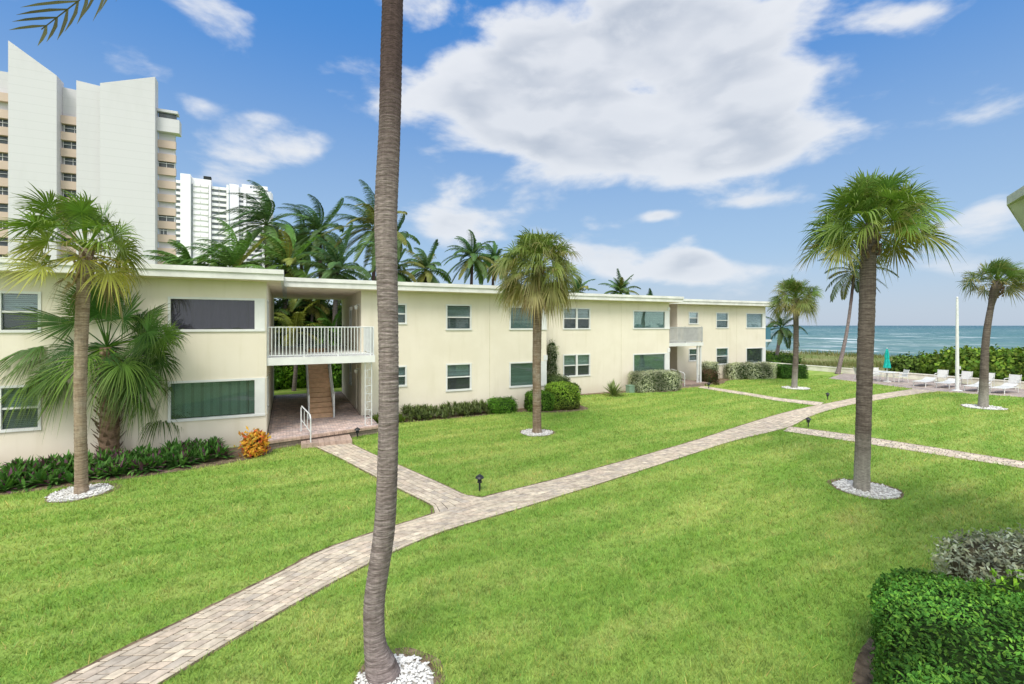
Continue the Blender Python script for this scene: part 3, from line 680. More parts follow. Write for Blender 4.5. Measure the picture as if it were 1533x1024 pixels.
def frond(b, o, az, el, L, rs, col, n=34, droop=.9, wind=.5, lw=.022, W=WIND, ll=.24, hang=.5, pts=None, tip=(.2, .2, .06)):
    if pts is None:
        d = A3((cos(el) * cos(az), cos(el) * sin(az), sin(el))); p = A3(o, float); pts = [p.copy()]; m = 12
        for i in range(m):
            p = p + d * L / m; pts.append(p.copy()); d = nrm(d + A3((0, 0, -droop / m * (1 + .8 * i / m))) + W * wind / m * (.6 + i / m))
    pts = A3(pts); K = len(pts); T_ = nrm(np.gradient(pts, axis=0)); rw = np.linspace(.035, .007, K)
    col = A3(col)
    b.tube(pts, rw, 4, col=col * A3((1.5, 1.3, 1.)), cap=False)
    s = np.linspace(.14, .99, n); ix = s * (K - 1); P0 = np.stack([np.interp(ix, np.arange(K), pts[:, k]) for k in range(3)], 1); Tn = nrm(np.stack([np.interp(ix, np.arange(K), T_[:, k]) for k in range(3)], 1))
    up = A3((0, 0, 1.)); sd = np.cross(Tn, up); sd = nrm(sd + 1e-4); nn = np.cross(sd, Tn)
    ln = L * ll * (np.sin(pi * (.2 + .72 * s)) ** .8) * rs.uniform(.85, 1.1, n)
    for sg in (-1, 1):
        ld = nrm(sd * sg * .8 + Tn * (.45 + .5 * s)[:, None] + nn * rs.uniform(-.05, .25, n)[:, None] + W * wind * .5)
        l2 = nrm(ld + A3((0, 0, -hang)) + W * wind * .8 + rs.uniform(-.1, .1, (n, 3))); l3 = nrm(l2 + A3((0, 0, -hang * 1.1)) + W * wind * .5)
        c1 = P0 + ld * (ln * .35)[:, None]; c2 = c1 + l2 * (ln * .35)[:, None]; c3 = c2 + l3 * (ln * .3)[:, None]
        Cn = np.stack([P0, c1, c2, c3], 1); q = nrm(np.cross(ld, nn) + nn * .25)
        Wd = q[:, None] * (A3((.5, 1., .8, .06)) * lw)[None, :, None]
        cc = col[None, None] * rs.uniform(.7, 1.25, (n, 1, 1)) * np.ones((1, 4, 1)); cc[:, 3] = cc[:, 3] * .6 + A3(tip) * .4
        b.ribbons(Cn, Wd, cc)
def coconut(name, label, base, top, rad, seed, nf=18, L=3.1, wind=.5, greens=((.035, .085, .022), (.075, .13, .03)), yellow=.15, droop=1.2, group='coconut palms behind the building', elr=(75, -25), mat=None, pts=None, lw=.03, hang=.5, n=34, nuts=5, W=WIND, cat='palm tree', azr=None):
    rs = np.random.RandomState(seed); t = thing(name, label, cat, base, group); base, top = A3(base, float), A3(top, float)
    if pts is None:
        q = base + (top - base) * .45 + A3((rs.uniform(-.25, .25), rs.uniform(-.2, .2), 0)); pts = [base - A3((0, 0, .05)), base + (q - base) * .15, q, top]
    trunk('trunk', pts, rad, mat or M['coctrunk'], t, seed=seed, nr=70, n=12, spacing=.16)
    b = MB(); az = rs.uniform(0, 6)
    for i in range(nf):
        f = (i + .5) / nf; az += 2.39996 + rs.uniform(-.3, .3); el = radians(elr[0] + (elr[1] - elr[0]) * f + rs.uniform(-8, 8))
        c = A3(greens[0]) * (1 - f) + A3(greens[1]) * f
        if rs.rand() < yellow * (.4 + 1.2 * f): c = c * .4 + A3((.26, .23, .05)) * .6
        frond(b, top, az, el, L * rs.uniform(.8, 1.08), rs, vary(c, .2), n, droop * rs.uniform(.7, 1.2), wind, lw, W, hang=hang)
    b.build('crown', M['leaf'], t)
    if nuts:
        for i in range(nuts):
            b = MB(); a = i * 2.3; c = top + A3((cos(a) * .25, sin(a) * .25, -.25 - .08 * (i % 3))); b.tube([c + A3((0, 0, .14)), c + A3((0, 0, .08)), c, c - A3((0, 0, .09)), c - A3((0, 0, .14))], [.02, .09, .115, .08, .02], 8, col=(.22, .17, .05))
            b.build('coconut', M['attr'], t, smooth=True)
    return t
def pebbles(base, r, n, label, off=(0, 0), seed=0, size=.028):
    rs = np.random.RandomState(seed); b = MB(); cx, cy = base[0] + off[0], base[1] + off[1]; k = 40
    a = np.arange(k) * 2 * pi / k; rr = r * (1 + .05 * np.sin(a * 3 + seed) + .03 * np.sin(a * 7))
    b.add(np.c_[cx + rr * np.cos(a), cy + rr * np.sin(a), np.full(k, .012)], N=[list(range(k))], col=(.42, .40, .36))
    oc = A3([(1, 0, 0), (0, 1, 0), (-1, 0, 0), (0, -1, 0), (0, 0, 1), (0, 0, -1)], float); Tq = [(0, 1, 4), (1, 2, 4), (2, 3, 4), (3, 0, 4), (1, 0, 5), (2, 1, 5), (3, 2, 5), (0, 3, 5)]
    for _ in range(n):
        q = sqrt(rs.rand()) * r * rs.uniform(.93, 1.06); th = rs.uniform(0, 6.283); s = size * rs.uniform(.5, 1.25, 3) * A3((1, 1, .55)); z = rs.uniform(0, 6.28)
        v = oc * rs.uniform(.75, 1.2, (6, 1)) * s; v = np.c_[v[:, 0] * cos(z) - v[:, 1] * sin(z), v[:, 0] * sin(z) + v[:, 1] * cos(z), v[:, 2]] + A3((cx + q * cos(th), cy + q * sin(th), .02 + rs.uniform(0, .022)))
        b.add(v, T=Tq, col=A3((.74, .73, .70)) * rs.uniform(.75, 1.1))
    o = b.build('pebble_ring', M['pebble']); tag(o, label, 'pebbles', 'white pebble rings around the lawn palms', 'stuff')
    s = MB(); s.add(np.c_[cx + .05 + (rr + .1) * np.cos(a), cy + .05 + (rr + .1) * np.sin(a), np.full(k, .008)], N=[list(range(k))]); s.build('soil_rim', M['soil'], o)
    th = np.linspace(0, 2 * pi, 24, endpoint=False); PATHPOLY.append(np.stack([cx + (r + .04) * np.cos(th), cy + (r + .04) * np.sin(th)], 1))

# --- foreground coconut palm
DB = 5.50
prof = [(1018, 548, 602), (999, 546.5, 594), (975, 545, 581), (955, 544.5, 576.5), (904, 543.5, 575.5), (857, 550, 582), (797, 559, 592), (728, 563, 595.5), (640, 566, 598), (560, 566.5, 598), (488, 565.4, 597), (400, 562, 595.5), (337, 559.5, 594.8), (274, 562, 597), (196, 567.3, 600), (78, 569.2, 602), (0, 572, 604), (-250, 577, 606), (-570, 579, 604)]
tb = G(575, 1018); t0 = thing('foreground_palm', 'tall bare curving coconut palm trunk with ringed gray bark, nearest to the viewer', 'palm tree', (*tb, 0))
pp = A3([D((a + c) / 2, y, DB) for y, a, c in prof]); rr_ = [(c - a) / 2 * DB / F * .94 for y, a, c in prof]
pp[0][2] = -.03
s_ = np.concatenate([[0], np.cumsum(np.linalg.norm(np.diff(pp, axis=0), axis=1))]); s_ /= s_[-1]
trunk('trunk', pp, list(zip(s_, rr_)), M['coctrunk'], t0, nr=900, n=56, ring=.006, spacing=.062, seed=5)
ctop = pp[-1]; b = MB(); rs = np.random.RandomState(3); AV = A3((SN, CS, 0)); RV = A3((CS, -SN, 0)); UZ = A3((0, 0, 1.))
def bez(*p):
    p = [A3(q, float) for q in p]; t = np.linspace(0, 1, 14)[:, None]
    return (1 - t) ** 3 * p[0] + 3 * t * (1 - t) ** 2 * p[1] + 3 * t * t * (1 - t) * p[2] + t ** 3 * p[3]
tipp = D(62, 44, DB)
frond(b, ctop, 0, 0, 5.2, rs, (.10, .105, .085), 40, pts=bez(ctop, ctop - RV * 1.6 + UZ * .6, tipp + RV * 2.0 + UZ * 1.25, tipp), wind=.35, W=-RV, lw=.026, hang=.1, ll=.21)
for i in range(13):
    a = i * 2 * pi / 13 + .2; frond(b, ctop, a, radians(62 - 14 * (i % 3)), 3.6, rs, vary((.05, .10, .03)), 32, droop=.75, wind=.1, lw=.022)
b.build('crown', M['leaf'], t0)
pebbles((*G(590, 1024), 0), .43, 950, 'white pebbles around the foot of the tall foreground palm', seed=9, size=.024)

# --- lawn palms
def ztop(px, py, base): 
    d = base[0] * SN + base[1] * CS; return D(px, py, d)
bA = (*G(122, 738), 0.); tA = ztop(128, 372, bA)
sabal('cabbage_palm', 'cabbage palm with yellowing lower fronds and pale trunk at the croton bed', bA, tA, [(0, .155), (.04, .13), (.3, .12), (.75, .135), (1, .12)], M['bartrunk'], 11, 46, .95, .70, .26, .14, (82, -10), ((.10, .21, .03), (.17, .27, .045)), (.48, .40, .08), .45, dead=4)
pebbles(bA, .60, 620, 'white pebbles around the pale trunked palm beside the croton bed', (-.03, .0), 1)
bC = (*G(804, 648), 0.); tC = ztop(806, 398, bC)
sabal('cabbage_palm', 'round headed cabbage palm between the trimmed hedge and the brick path', bC, tC, [(0, .21), (.04, .17), (.4, .165), (.8, .17), (1, .16)], M['sabtrunk'], 22, 110, 1.12, .74, .45, .05, (88, -32), ((.13, .22, .04), (.24, .30, .085)), (.40, .33, .15), .22, dead=12)
pebbles(bC, .6, 500, 'white pebbles around the round headed palm by the trimmed hedge', (-.02, 0), 2)
bD = (*G(1290, 733), 0.); tD = ztop(1302, 335, bD)
sabal('cabbage_palm', 'big cabbage palm with dark trunk and full shaggy crown on the front lawn', bD, tD, [(0, .19), (.06, .172), (.3, .162), (.8, .17), (1, .16)], M['sabtrunkdark'], 33, 88, .95, .72, .28, .12, (88, -8), ((.09, .20, .03), (.16, .27, .05)), (.34, .31, .08), .2, W=A3((.9, .3, .05)))
pebbles(bD, .68, 640, 'white pebbles around the big dark trunked palm', (.10, -.05), 3)
bE = (*G(1189, 581), 0.); tE = ztop(1191, 446, bE)
sabal('cabbage_palm', 'smaller cabbage palm on the far lawn in front of the end hedges', bE, tE, [(0, .21), (.05, .17), (.4, .155), (1, .16)], M['sabtrunkdark'], 44, 76, 1.0, .74, .36, .06, (88, -16), ((.10, .19, .035), (.19, .26, .075)), (.26, .23, .08), .2)
pebbles(bE, .78, 300, 'white pebbles around the far palm facing the end hedges', (0, -.1), 4, .05)
bG = (*G(1472, 610), 0.); tG = ztop(1494, 420, bG)
sabal('cabbage_palm', 'wind bent palm with curved trunk beside the patio loungers', bG, tG, [(0, .22), (.06, .195), (.3, .16), (.8, .125), (.93, .2), (1, .15)], M['sabtrunkdark'], 55, 46, .85, .7, .25, .3, (82, -8), ((.07, .16, .03), (.15, .21, .06)), (.2, .17, .06), .25, W=A3((.8, -.6, .1)), pts=[A3(bG) - A3((0, 0, .05)), ztop(1473, 560, bG), ztop(1476, 500, bG), ztop(1485, 450, bG), tG])
pebbles(bG, .8, 350, 'white pebbles around the curved palm beside the loungers', (0, 0), 5, .045)
# --- fan palms by the left wing
bB = (*G(163, 690), 0.); tB = ztop(160, 520, bB)
rs = np.random.RandomState(8); t = thing('fan_palm', 'low fan palm with shaggy criss-cross boots on its stout trunk against the left wall', 'palm tree', bB)
trunk('trunk', [A3(bB) - A3((0, 0, .05)), A3(bB) + (tB - A3(bB)) * .5 + A3((.05, 0, 0)), tB], [(0, .27), (.1, .25), (.7, .22), (1, .16)], M['boots'], t, seed=8, nr=60)
b = MB()
for i in range(150):
    f = i / 150; a = i * 2.39996; c = A3(bB) + (tB - A3(bB)) * f * .95; r = .24 - .03 * f; o = c + A3((cos(a) * r, sin(a) * r, 0)); e = nrm(A3((cos(a) * .8, sin(a) * .8, .75))); Lb = rs.uniform(.14, .28); tg = A3((-sin(a), cos(a), 0))
    Cn = A3([[o, o + e * Lb * .6, o + e * Lb + A3((0, 0, .03))]]); b.ribbons(Cn, A3([[tg * .06, tg * .04, tg * .018]]), np.tile(A3((.20, .14, .09)) * rs.uniform(.6, 1.5), (1, 3, 1)))
b.build('boots', M['attr'], t)
b = MB(); az = 0
def fp(x, y, R, c, dd=.0, droop=.25):       # fan blade hub seen at (x,y) in front of the wall
    d0 = bB[0] * SN + bB[1] * CS + dd; hub = D(x, y, d0); v = hub - tB; Lp = np.linalg.norm(v); az = atan2(v[1], v[0]); el = math.asin(v[2] / Lp)
    leaf_fan(b, tB, az, el + .12, Lp, R, vary(c, .12), A3(c) * .6 + A3((.2, .2, .05)) * .4, rs, droop, .24, nseg=58, wind=.12, spread=125, W=WIND, face=(-.15, -.8, .55), twist=.35)
gA, gB_, gC_ = (.032, .105, .018), (.058, .155, .022), (.115, .225, .03)
for (x, y, R, c, dd, dr) in [(110, 485, 1.35, gA, -.2, .1), (188, 480, 1.35, gA, .1, .15), (62, 515, 1.3, gB_, -.4, .35), (55, 555, 1.3, gC_, -.3, .5), (90, 560, 1.0, gB_, -.7, .6), (222, 500, 1.2, gB_, -.3, .3), (250, 505, .75, gC_, -.1, .4), (150, 470, 1.1, gA, -.5, .05), (130, 540, 1.2, gC_, -.8, .7), (185, 545, 1.1, gC_, -.6, .7), (205, 560, 1.1, gB_, -.4, .6), (170, 450, 1.0, gB_, .3, .1), (70, 540, 1.0, gA, .2, .4), (230, 530, .9, gA, .2, .5)]: fp(x, y, R, c, dd, dr); fp(x + rs.uniform(-26, 26), y + rs.uniform(-22, 22), R * .9, gA if rs.rand() < .6 else gB_, dd + .35, dr); fp(x + rs.uniform(-34, 34), y + rs.uniform(-26, 26), R * .85, gA, dd + .2, dr * 1.2)
b.build('crown', M['leaf'], t)
bB2 = (*G(238, 676), 0.); tB2 = ztop(230, 615, bB2); t = thing('fan_palm', 'young fan palm drooping its fronds before the lower picture window of the left wing', 'palm tree', bB2)
trunk('trunk', [A3(bB2) - A3((0, 0, .05)), A3(bB2) + (tB2 - A3(bB2)) * .5, tB2], [(0, .13), (1, .1)], M['boots'], t, seed=9, nr=30)
b = MB(); tB_keep = tB; tB = tB2; bB_keep = bB; bB = bB2
for (x, y, R, c, dd, dr) in [(205, 575, 1.0, gB_, -.3, .7), (225, 575, 1.1, gC_, -.5, .7), (250, 590, 1.0, gB_, -.3, .8), (215, 605, .95, gC_, -.5, .9), (195, 600, .9, gA, -.2, .7), (240, 620, .8, gA, -.1, .8), (230, 560, .9, gA, .2, .3), (262, 615, .6, gB_, .1, .5)]: fp(x, y, R, c, dd, dr)
b.build('crown', M['leaf'], t)
# --- coconut palms at the seaward end
bF = (*G(1254, 560), 0.); dF = bF[0] * SN + bF[1] * CS
coconut('coconut_palm', 'slim leaning coconut palm by the seawall with wind torn crown', bF, D(1279, 408, dF), [(0, .22), (.05, .16), (.5, .12), (1, .10)], 61, 17, 3.1, .45, ((.03, .065, .025), (.06, .09, .04)), .1, 1.1, None, (70, -35), W=A3((.6, -.5, -.1)), n=30, lw=.035)
bH = (*G(1163, 543), -.0); _r = ray(1163); bH = (45.6, 45.6 * _r[1] / _r[0], -.05); dH = bH[0] * SN + bH[1] * CS
coconut('coconut_palm', 'small coconut palm beyond the seaward end of the building', bH, D(1170, 492, dH), [(0, .22), (.2, .17), (1, .14)], 62, 16, 2.7, .4, ((.03, .08, .02), (.06, .11, .03)), .1, 1.3, None, (80, -30), n=30, lw=.035)
# --- palms behind the building
BP = [(395, 322, 40, 3.3, .85, 'coconut palm with left swept crown in front of the farther white tower', 0), (474, 335, 41, 3.1, .75, 'coconut palm second from the far towers, crown swept left above the roof', 0),
      (556, 330, 38, 3.6, .6, 'tall coconut palm with yellow lower fronds just left of the foreground trunk', .35), (588, 340, 46, 2.4, .6, 'coconut palm mostly hidden behind the foreground trunk', .1),
      (634, 392, 42, 2.9, .35, 'coconut palm just right of the foreground trunk above the roof', .2), (703, 372, 43, 3.0, .35, 'taller coconut palm of the pair left of the round headed palm', .15), (735, 380, 47, 2.7, .3, 'coconut palm behind the left edge of the round headed palm', .1),
      (862, 425, 48, 2.6, .35, 'coconut palm peeking out right of the round headed palm', .1), (925, 432, 46, 2.6, .05, 'short upright palm alone above the third roof', .1), (968, 452, 55, 2.6, .2, 'low palm top just showing over the third roof', .1), (1000, 455, 60, 2.2, .2, 'smallest palm top at the right end of the third roof', .1),
      (425, 395, 36, 3.3, .45, 'bushy low palm with arching fronds above the left wing roof', .3), (345, 400, 35, 3.2, .6, 'dense green palm rising over the left wing roof beside the pale tower', .15), (280, 405, 36, 2.8, .6, 'dense low palm nearest the pale tower over the roof edge', .1), (500, 400, 34, 3.0, .4, 'dark low palm over the breezeway roof', .1), (445, 360, 46, 3., .5, 'thin coconut palm behind the two left swept palms', .1), (585, 400, 40, 2.6, .4, 'low palm crown against the right side of the foreground trunk', .1)]
for i, (px, py, Y, L, w, lab, ye) in enumerate(BP):
    tp = A3(P(px + 4, py + (14 if i < 8 else 8), Y)); bs = (tp[0] + RNG.uniform(-.6, .6), Y + RNG.uniform(-.3, .3), 0.)
    g = ((.09, .2, .035), (.16, .28, .05)) if i in (11, 12, 13) else ((.06, .14, .045), (.115, .195, .06))
    coconut('coconut_palm', lab, bs, tp, [(0, .24), (.06, .19), (.5, .16), (1, .13)], 70 + i, (25 if i < 11 else 32) if i != 8 else 18, L * 1.14, w * 1.5 + .1, g, ye, 1.25, elr=(80, -38) if i != 8 else (85, 15), n=46, lw=.037, nuts=4 if i < 8 else 0, hang=.7)
# --- garden seen through the breezeway
for i, (px, Y, zt, L, lab, g, n_) in enumerate([(440, 32.5, 3.6, 2.4, 'yellow green palm seen through the upper breezeway', ((.15, .19, .03), (.22, .24, .04)), 15), (492, 33.5, 3.2, 2.5, 'bright green arching palm seen through the upper breezeway', ((.06, .16, .02), (.10, .2, .03)), 16), (466, 36, 5.2, 2.8, 'dark palm filling the back of the breezeway view', ((.03, .08, .02), (.05, .11, .02)), 20), (405, 35.5, 4.8, 2.6, 'dark palm behind the left wall of the breezeway', ((.03, .08, .02), (.06, .11, .02)), 18), (520, 36.5, 4.6, 2.6, 'palm behind the right wall of the breezeway', ((.035, .09, .02), (.07, .13, .03)), 18)]):
    a, _b = ray(px); x = a * Y / _b
    coconut('garden_palm', lab, (x, Y, 0), (x + .1, Y, zt), [(0, .14), (1, .09)], 120 + i, n_, L, .1, g, .2, 1.3, 'palms in the garden behind the breezeway', (80, -10), n=30, lw=.03, nuts=0)

# --- hedges and shrubs
def superpts(n, dims, p, rs):
    a, c, h = dims; ar = A3([c * h, c * h, a * h, a * h, a * c, a * c * .15]); f = rs.choice(6, n, p=ar / ar.sum()); u = rs.uniform(-1, 1, (n, 2)); d = np.zeros((n, 3))
    for k in range(6):
        m = f == k; ax = k // 2; d[m, ax] = 1 if k % 2 == 0 else -1
        oth = [i for i in range(3) if i != ax]; d[m, oth[0]] = u[m, 0]; d[m, oth[1]] = u[m, 1]
    r = (np.abs(d) ** p).sum(1) ** (-1. / p); q = d * r[:, None]; nr = nrm(np.sign(q) * np.abs(q) ** (p - 1) / A3(dims)); return q * A3(dims), nr
def lump(q, ph, amp): return amp * (np.sin(q[:, 0] * 5.1 + ph) * np.sin(q[:, 1] * 4.7 + ph * 2) + .6 * np.sin(q[:, 2] * 6.3 + q[:, 0] * 3.1 + ph) + .5 * np.sin(q[:, 0] * 11 + q[:, 1] * 13 + q[:, 2] * 9))
def hedge(name, label, cat, c, dims, n, leaf, cols, seed=0, p=6, rot=0, amp=.03, jit=.06, asp=.45, group=None, core=(.025, .05, .012), depth=.0, up=.25, low=None, mat='hedge'):
    rs = np.random.RandomState(seed); b = MB()
    th = np.linspace(-pi / 2, pi / 2, 20); ph = np.linspace(0, 2 * pi, 40, endpoint=False); d = np.stack([np.cos(th)[:, None] * np.cos(ph), np.cos(th)[:, None] * np.sin(ph), np.sin(th)[:, None] * np.ones(40)], -1).reshape(-1, 3)
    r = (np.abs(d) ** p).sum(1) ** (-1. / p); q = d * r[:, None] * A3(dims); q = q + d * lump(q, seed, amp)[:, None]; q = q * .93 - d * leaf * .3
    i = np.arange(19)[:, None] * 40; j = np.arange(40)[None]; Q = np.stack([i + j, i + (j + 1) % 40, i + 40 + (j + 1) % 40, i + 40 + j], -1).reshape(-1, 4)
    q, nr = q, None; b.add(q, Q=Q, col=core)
    q, nr = superpts(n, dims, p, rs); q = q + nr * (lump(q, seed, amp) + rs.normal(-.3, 1, n) * jit)[:, None]
    rv = rs.normal(0, 1, (n, 3)); rv = rv - nr * (rv * nr).sum(1, keepdims=True) * .75; dr = nrm(nrm(rv) + nr * rs.uniform(.0, .55, (n, 1)) + A3((0, 0, up))); sd = nrm(np.cross(dr, rs.normal(0, .5, (n, 3)) + nr * 1.5)); L = leaf * rs.uniform(.6, 1.3, n)
    Cn = np.stack([q, q + dr * (L * .5)[:, None] + nr * (L * .06)[:, None], q + dr * L[:, None]], 1); w = L * asp * .5; Wd = sd[:, None] * (A3((.12, 1, .06))[None] * w[:, None])[..., None]
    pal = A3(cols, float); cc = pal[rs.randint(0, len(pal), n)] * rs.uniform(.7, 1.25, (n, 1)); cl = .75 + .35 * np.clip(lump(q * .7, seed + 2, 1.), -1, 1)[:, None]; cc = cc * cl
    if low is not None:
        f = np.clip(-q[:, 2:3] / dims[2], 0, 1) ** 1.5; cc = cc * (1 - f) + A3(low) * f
    b.ribbons(Cn, Wd, np.repeat(cc[:, None], 3, 1))
    V = [v for v in b.V]; cr, sr = cos(rot), sin(rot)
    b.V = [np.c_[v[:, 0] * cr - v[:, 1] * sr + c[0], v[:, 0] * sr + v[:, 1] * cr + c[1], np.maximum(v[:, 2] + c[2], .0)] for v in V]
    o = b.build(name, M[mat], at=(c[0], c[1], 0)); return tag(o, label, cat, group)
GR = [(.06, .15, .018), (.09, .19, .025), (.045, .11, .015), (.12, .22, .03)]
SIL = [(.27, .285, .205), (.33, .34, .26), (.20, .215, .14), (.17, .19, .10)]
DK = [(.026, .098, .022), (.038, .125, .026), (.02, .075, .018), (.055, .15, .03)]
LIME = [(.12, .26, .02), (.16, .30, .025), (.09, .2, .02)]
DK = [tuple(A3(c) * A3((3.4, 2.6, 1.7))) for c in DK]; SIL = [tuple(A3(c) * A3((1.95, 2.0, 1.9))) for c in SIL]; GR = [tuple(A3(c) * 1.9) for c in GR]; LIME = [tuple(A3(c) * 1.3) for c in LIME]
hedge('hedge', 'dark green clipped hedge with rounded top in the near right corner', 'hedge', (5.66, 1.70, .5), (2.62, .98, .53), 40000, .05, DK, 1, 3.8, atan2(.51, .86), .035, .02, .5, up=.2)
hedge('hedge', 'gray silver buttonwood hedge behind the dark near hedge', 'hedge', (9.75, 2.66, .5), (1.6, .62, .52), 11000, .07, [(.46, .53, .38), (.56, .63, .48), (.34, .39, .24), (.38, .40, .26)], 2, 5, -.25, .05, .05, .45, core=(.09, .08, .05))
hedge('shrub', 'lime green sprig between the dark and silver near hedges', 'shrub', (7.95, 2.62, .5), (.5, .16, .5), 1100, .07, LIME, 3, 3, -.25, .05, .05, .5)
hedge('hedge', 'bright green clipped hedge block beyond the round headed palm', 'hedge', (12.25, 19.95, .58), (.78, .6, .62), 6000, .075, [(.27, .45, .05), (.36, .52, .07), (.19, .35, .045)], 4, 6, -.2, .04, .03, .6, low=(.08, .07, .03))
hedge('hedge', 'lower dark green hedge block left of the bright one', 'hedge', (11.0, 20.05, .40), (.62, .5, .44), 4200, .075, [(.13, .28, .03), (.18, .35, .045), (.09, .21, .025)], 5, 6, -.2, .04, .03, .6)
hedge('shrub', 'low gray green mound hedge behind the bright clipped hedge', 'shrub', (13.0, 22.1, .65), (.85, .8, .75), 4000, .07, [(.13, .19, .06), (.17, .23, .08), (.1, .15, .05)], 6, 4, 0, .05, .04, .5)
hedge('shrub', 'tall narrow silver shrub in the corner where the facade steps back', 'shrub', (13.55, 23.2, 1.5), (.27, .24, 1.75), 4200, .075, SIL, 7, 4, 0, .07, .07, .4)
hedge('shrub', 'bright green mounded bush under the double hung window', 'shrub', (9.15, 20.25, .26), (.75, .5, .44), 3200, .07, [(.11, .29, .025), (.16, .35, .035), (.08, .22, .02)], 8, 2.4, 0, .04, .04, .5)
hedge('hedge', 'silver buttonwood hedge under the picture window of the third wing', 'hedge', (20.75, 22.75, .58), (1.72, .5, .63), 7500, .085, SIL, 9, 7, -.12, .04, .04, .45)
hedge('shrub', 'clipped silver shrub ball on a stem by the second entry', 'shrub', (27.9, 24.9, 1.05), (.55, .5, .36), 2200, .085, SIL, 10, 3, 0, .05, .05, .45)
hedge('shrub', 'reddish brown shrub beside the second entry columns', 'shrub', (27.15, 24.35, .36), (.68, .5, .48), 2000, .11, [(.10, .075, .035), (.14, .10, .05), (.07, .09, .03), (.12, .05, .04)], 11, 2.6, 0, .06, .06, .4)
hedge('hedge', 'silver hedge along the foot of the end wing', 'hedge', (32.05, 24.8, .55), (1.95, .5, .62), 6500, .1, SIL, 12, 7, -.3, .05, .05, .45)
hedge('hedge', 'dark green hedge continuing the silver hedge at the end wing', 'hedge', (35.1, 23.55, .48), (1.0, .5, .55), 4000, .09, [(.06, .16, .025), (.085, .2, .03), (.045, .12, .02)], 13, 7, -.5, .04, .03, .5)
hedge('shrub', 'green dune shrub under the small seaward coconut palm', 'shrub', (45.8, 32.5, .3), (2.6, 2.2, .75), 3500, .16, [(.08, .18, .02), (.12, .22, .03), (.05, .13, .02)], 14, 2.5, 0, .15, .15, .6)
hedge('shrub', 'small green shrub on the dune past the end of the building', 'shrub', (54., 42., .2), (2.2, 1.6, .9), 2200, .18, [(.10, .2, .02), (.13, .24, .03)], 15, 2.5, 0, .15, .15, .6)
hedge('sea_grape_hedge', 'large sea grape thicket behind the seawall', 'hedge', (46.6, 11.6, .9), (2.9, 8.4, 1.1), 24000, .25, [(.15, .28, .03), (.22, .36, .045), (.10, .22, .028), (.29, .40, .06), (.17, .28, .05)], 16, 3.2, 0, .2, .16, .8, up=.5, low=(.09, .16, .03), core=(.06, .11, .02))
hedge('sea_grape_hedge', 'lower rounded end of the sea grape thicket to the right of the umbrella', 'hedge', (46.6, 20.3, .5), (1.9, 1.8, .8), 3500, .23, [(.16, .26, .045), (.2, .3, .06), (.12, .21, .04)], 17, 2.6, 0, .18, .16, .8, up=.5)
hedge('croton_bush', 'orange and yellow croton bush with red leaves at the terrace corner', 'shrub', (*[a + b_ for a, b_ in zip(G(382, 686), (0, .2))], .34), (.31, .3, .35), 800, .15, [(.62, .30, .03), (.68, .40, .05), (.55, .20, .03), (.5, .36, .06), (.58, .12, .05), (.66, .36, .05)], 18, 2.2, 0, .05, .06, .42, core=(.08, .04, .01), up=.5)
for i, (x, y, w, h, lab, cols) in enumerate([(-1.4, 34.0, 1.3, 1.2, 'dark shrub behind the left side of the breezeway', GR), (.7, 34.4, 1.3, .9, 'leafy shrub behind the breezeway stair', LIME), (3.1, 33.6, 1.1, 1.3, 'clipped green shrub behind the right side of the breezeway', GR), (1.6, 39, 3.0, 3.2, 'dense leafy thicket at the back of the breezeway garden', GR), (-2.5, 38, 3, 3.3, 'tall dark thicket left of the breezeway garden', DK), (5.5, 38.5, 3.2, 3.3, 'tall dark thicket right of the breezeway garden', DK)]):
    hedge('garden_shrub', lab, 'shrub', (x, y, h * .9), (w, w * .8, h), 5200, .2, cols, 30 + i, 2.4, 0, .12, .12, .5, 'shrubs behind the breezeway', up=.3)
# --- strap leaf beds
def rosette(b, base, n, L, w, rs, cols, el=(75, 15), bend=.4, under=None, K=4):
    az = rs.uniform(0, 6.28, n); e = np.radians(rs.uniform(el[1], el[0], n)); d = np.stack([np.cos(e) * np.cos(az), np.cos(e) * np.sin(az), np.sin(e)], 1); t = np.linspace(0, 1, K); Ls = L * rs.uniform(.65, 1.15, n)
    Cn = A3(base)[None, None] + d[:, None] * (Ls[:, None] * t)[..., None] - A3((0, 0, 1.)) * (bend * Ls[:, None] * t ** 2 * rs.uniform(.3, 1.2, n)[:, None])[..., None]; Cn[..., 2] = np.maximum(Cn[..., 2], .02)
    q = nrm(np.cross(d, A3((0, 0, 1.)))); Wd = q[:, None] * (w * np.interp(t, [0, .35, .75, 1], [.6, 1, .7, .05]))[None, :, None]
    pal = A3(cols); cc = pal[rs.randint(0, len(pal), n)] * rs.uniform(.7, 1.3, (n, 1)); b.ribbons(Cn, Wd, np.repeat(cc[:, None], K, 1))
def strap_bed(label, line, width, cnt, L, w, cols, seed, el=(80, 10), nl=14, hz=.0, bend=.35):
    rs = np.random.RandomState(seed); b = MB(); ln, tot = resample(line, 200); t = nrm(np.gradient(ln, axis=0)); nn = np.stack([-t[:, 1], t[:, 0]], 1)
    for i in range(cnt):
        k = rs.randint(0, 200); wv = rs.uniform(0, 1); p = ln[k] + nn[k] * wv * width + rs.normal(0, .03, 2); h = hz * sqrt(wv) * rs.uniform(.6, 1.2)
        rosette(b, (p[0], p[1], h), nl, L, w, rs, cols, el, bend)
    o = b.build('ground_cover', M['hedge']); return tag(o, label, 'ground cover', None, 'stuff')
RH = [tuple(A3(c) * 1.7) for c in [(.035, .10, .018), (.055, .135, .025), (.045, .115, .02), (.075, .155, .035), (.08, .04, .055), (.03, .075, .018)]]
strap_bed('dense bed of dark green purple backed strap leaves along the left wing', [(-12, 15.9), (-6.2, 15.85), (-3.6, 16.15), (-1.75, 16.65)], 1.35, 640, .47, .04, RH, 40, (82, 8), 15, .22)
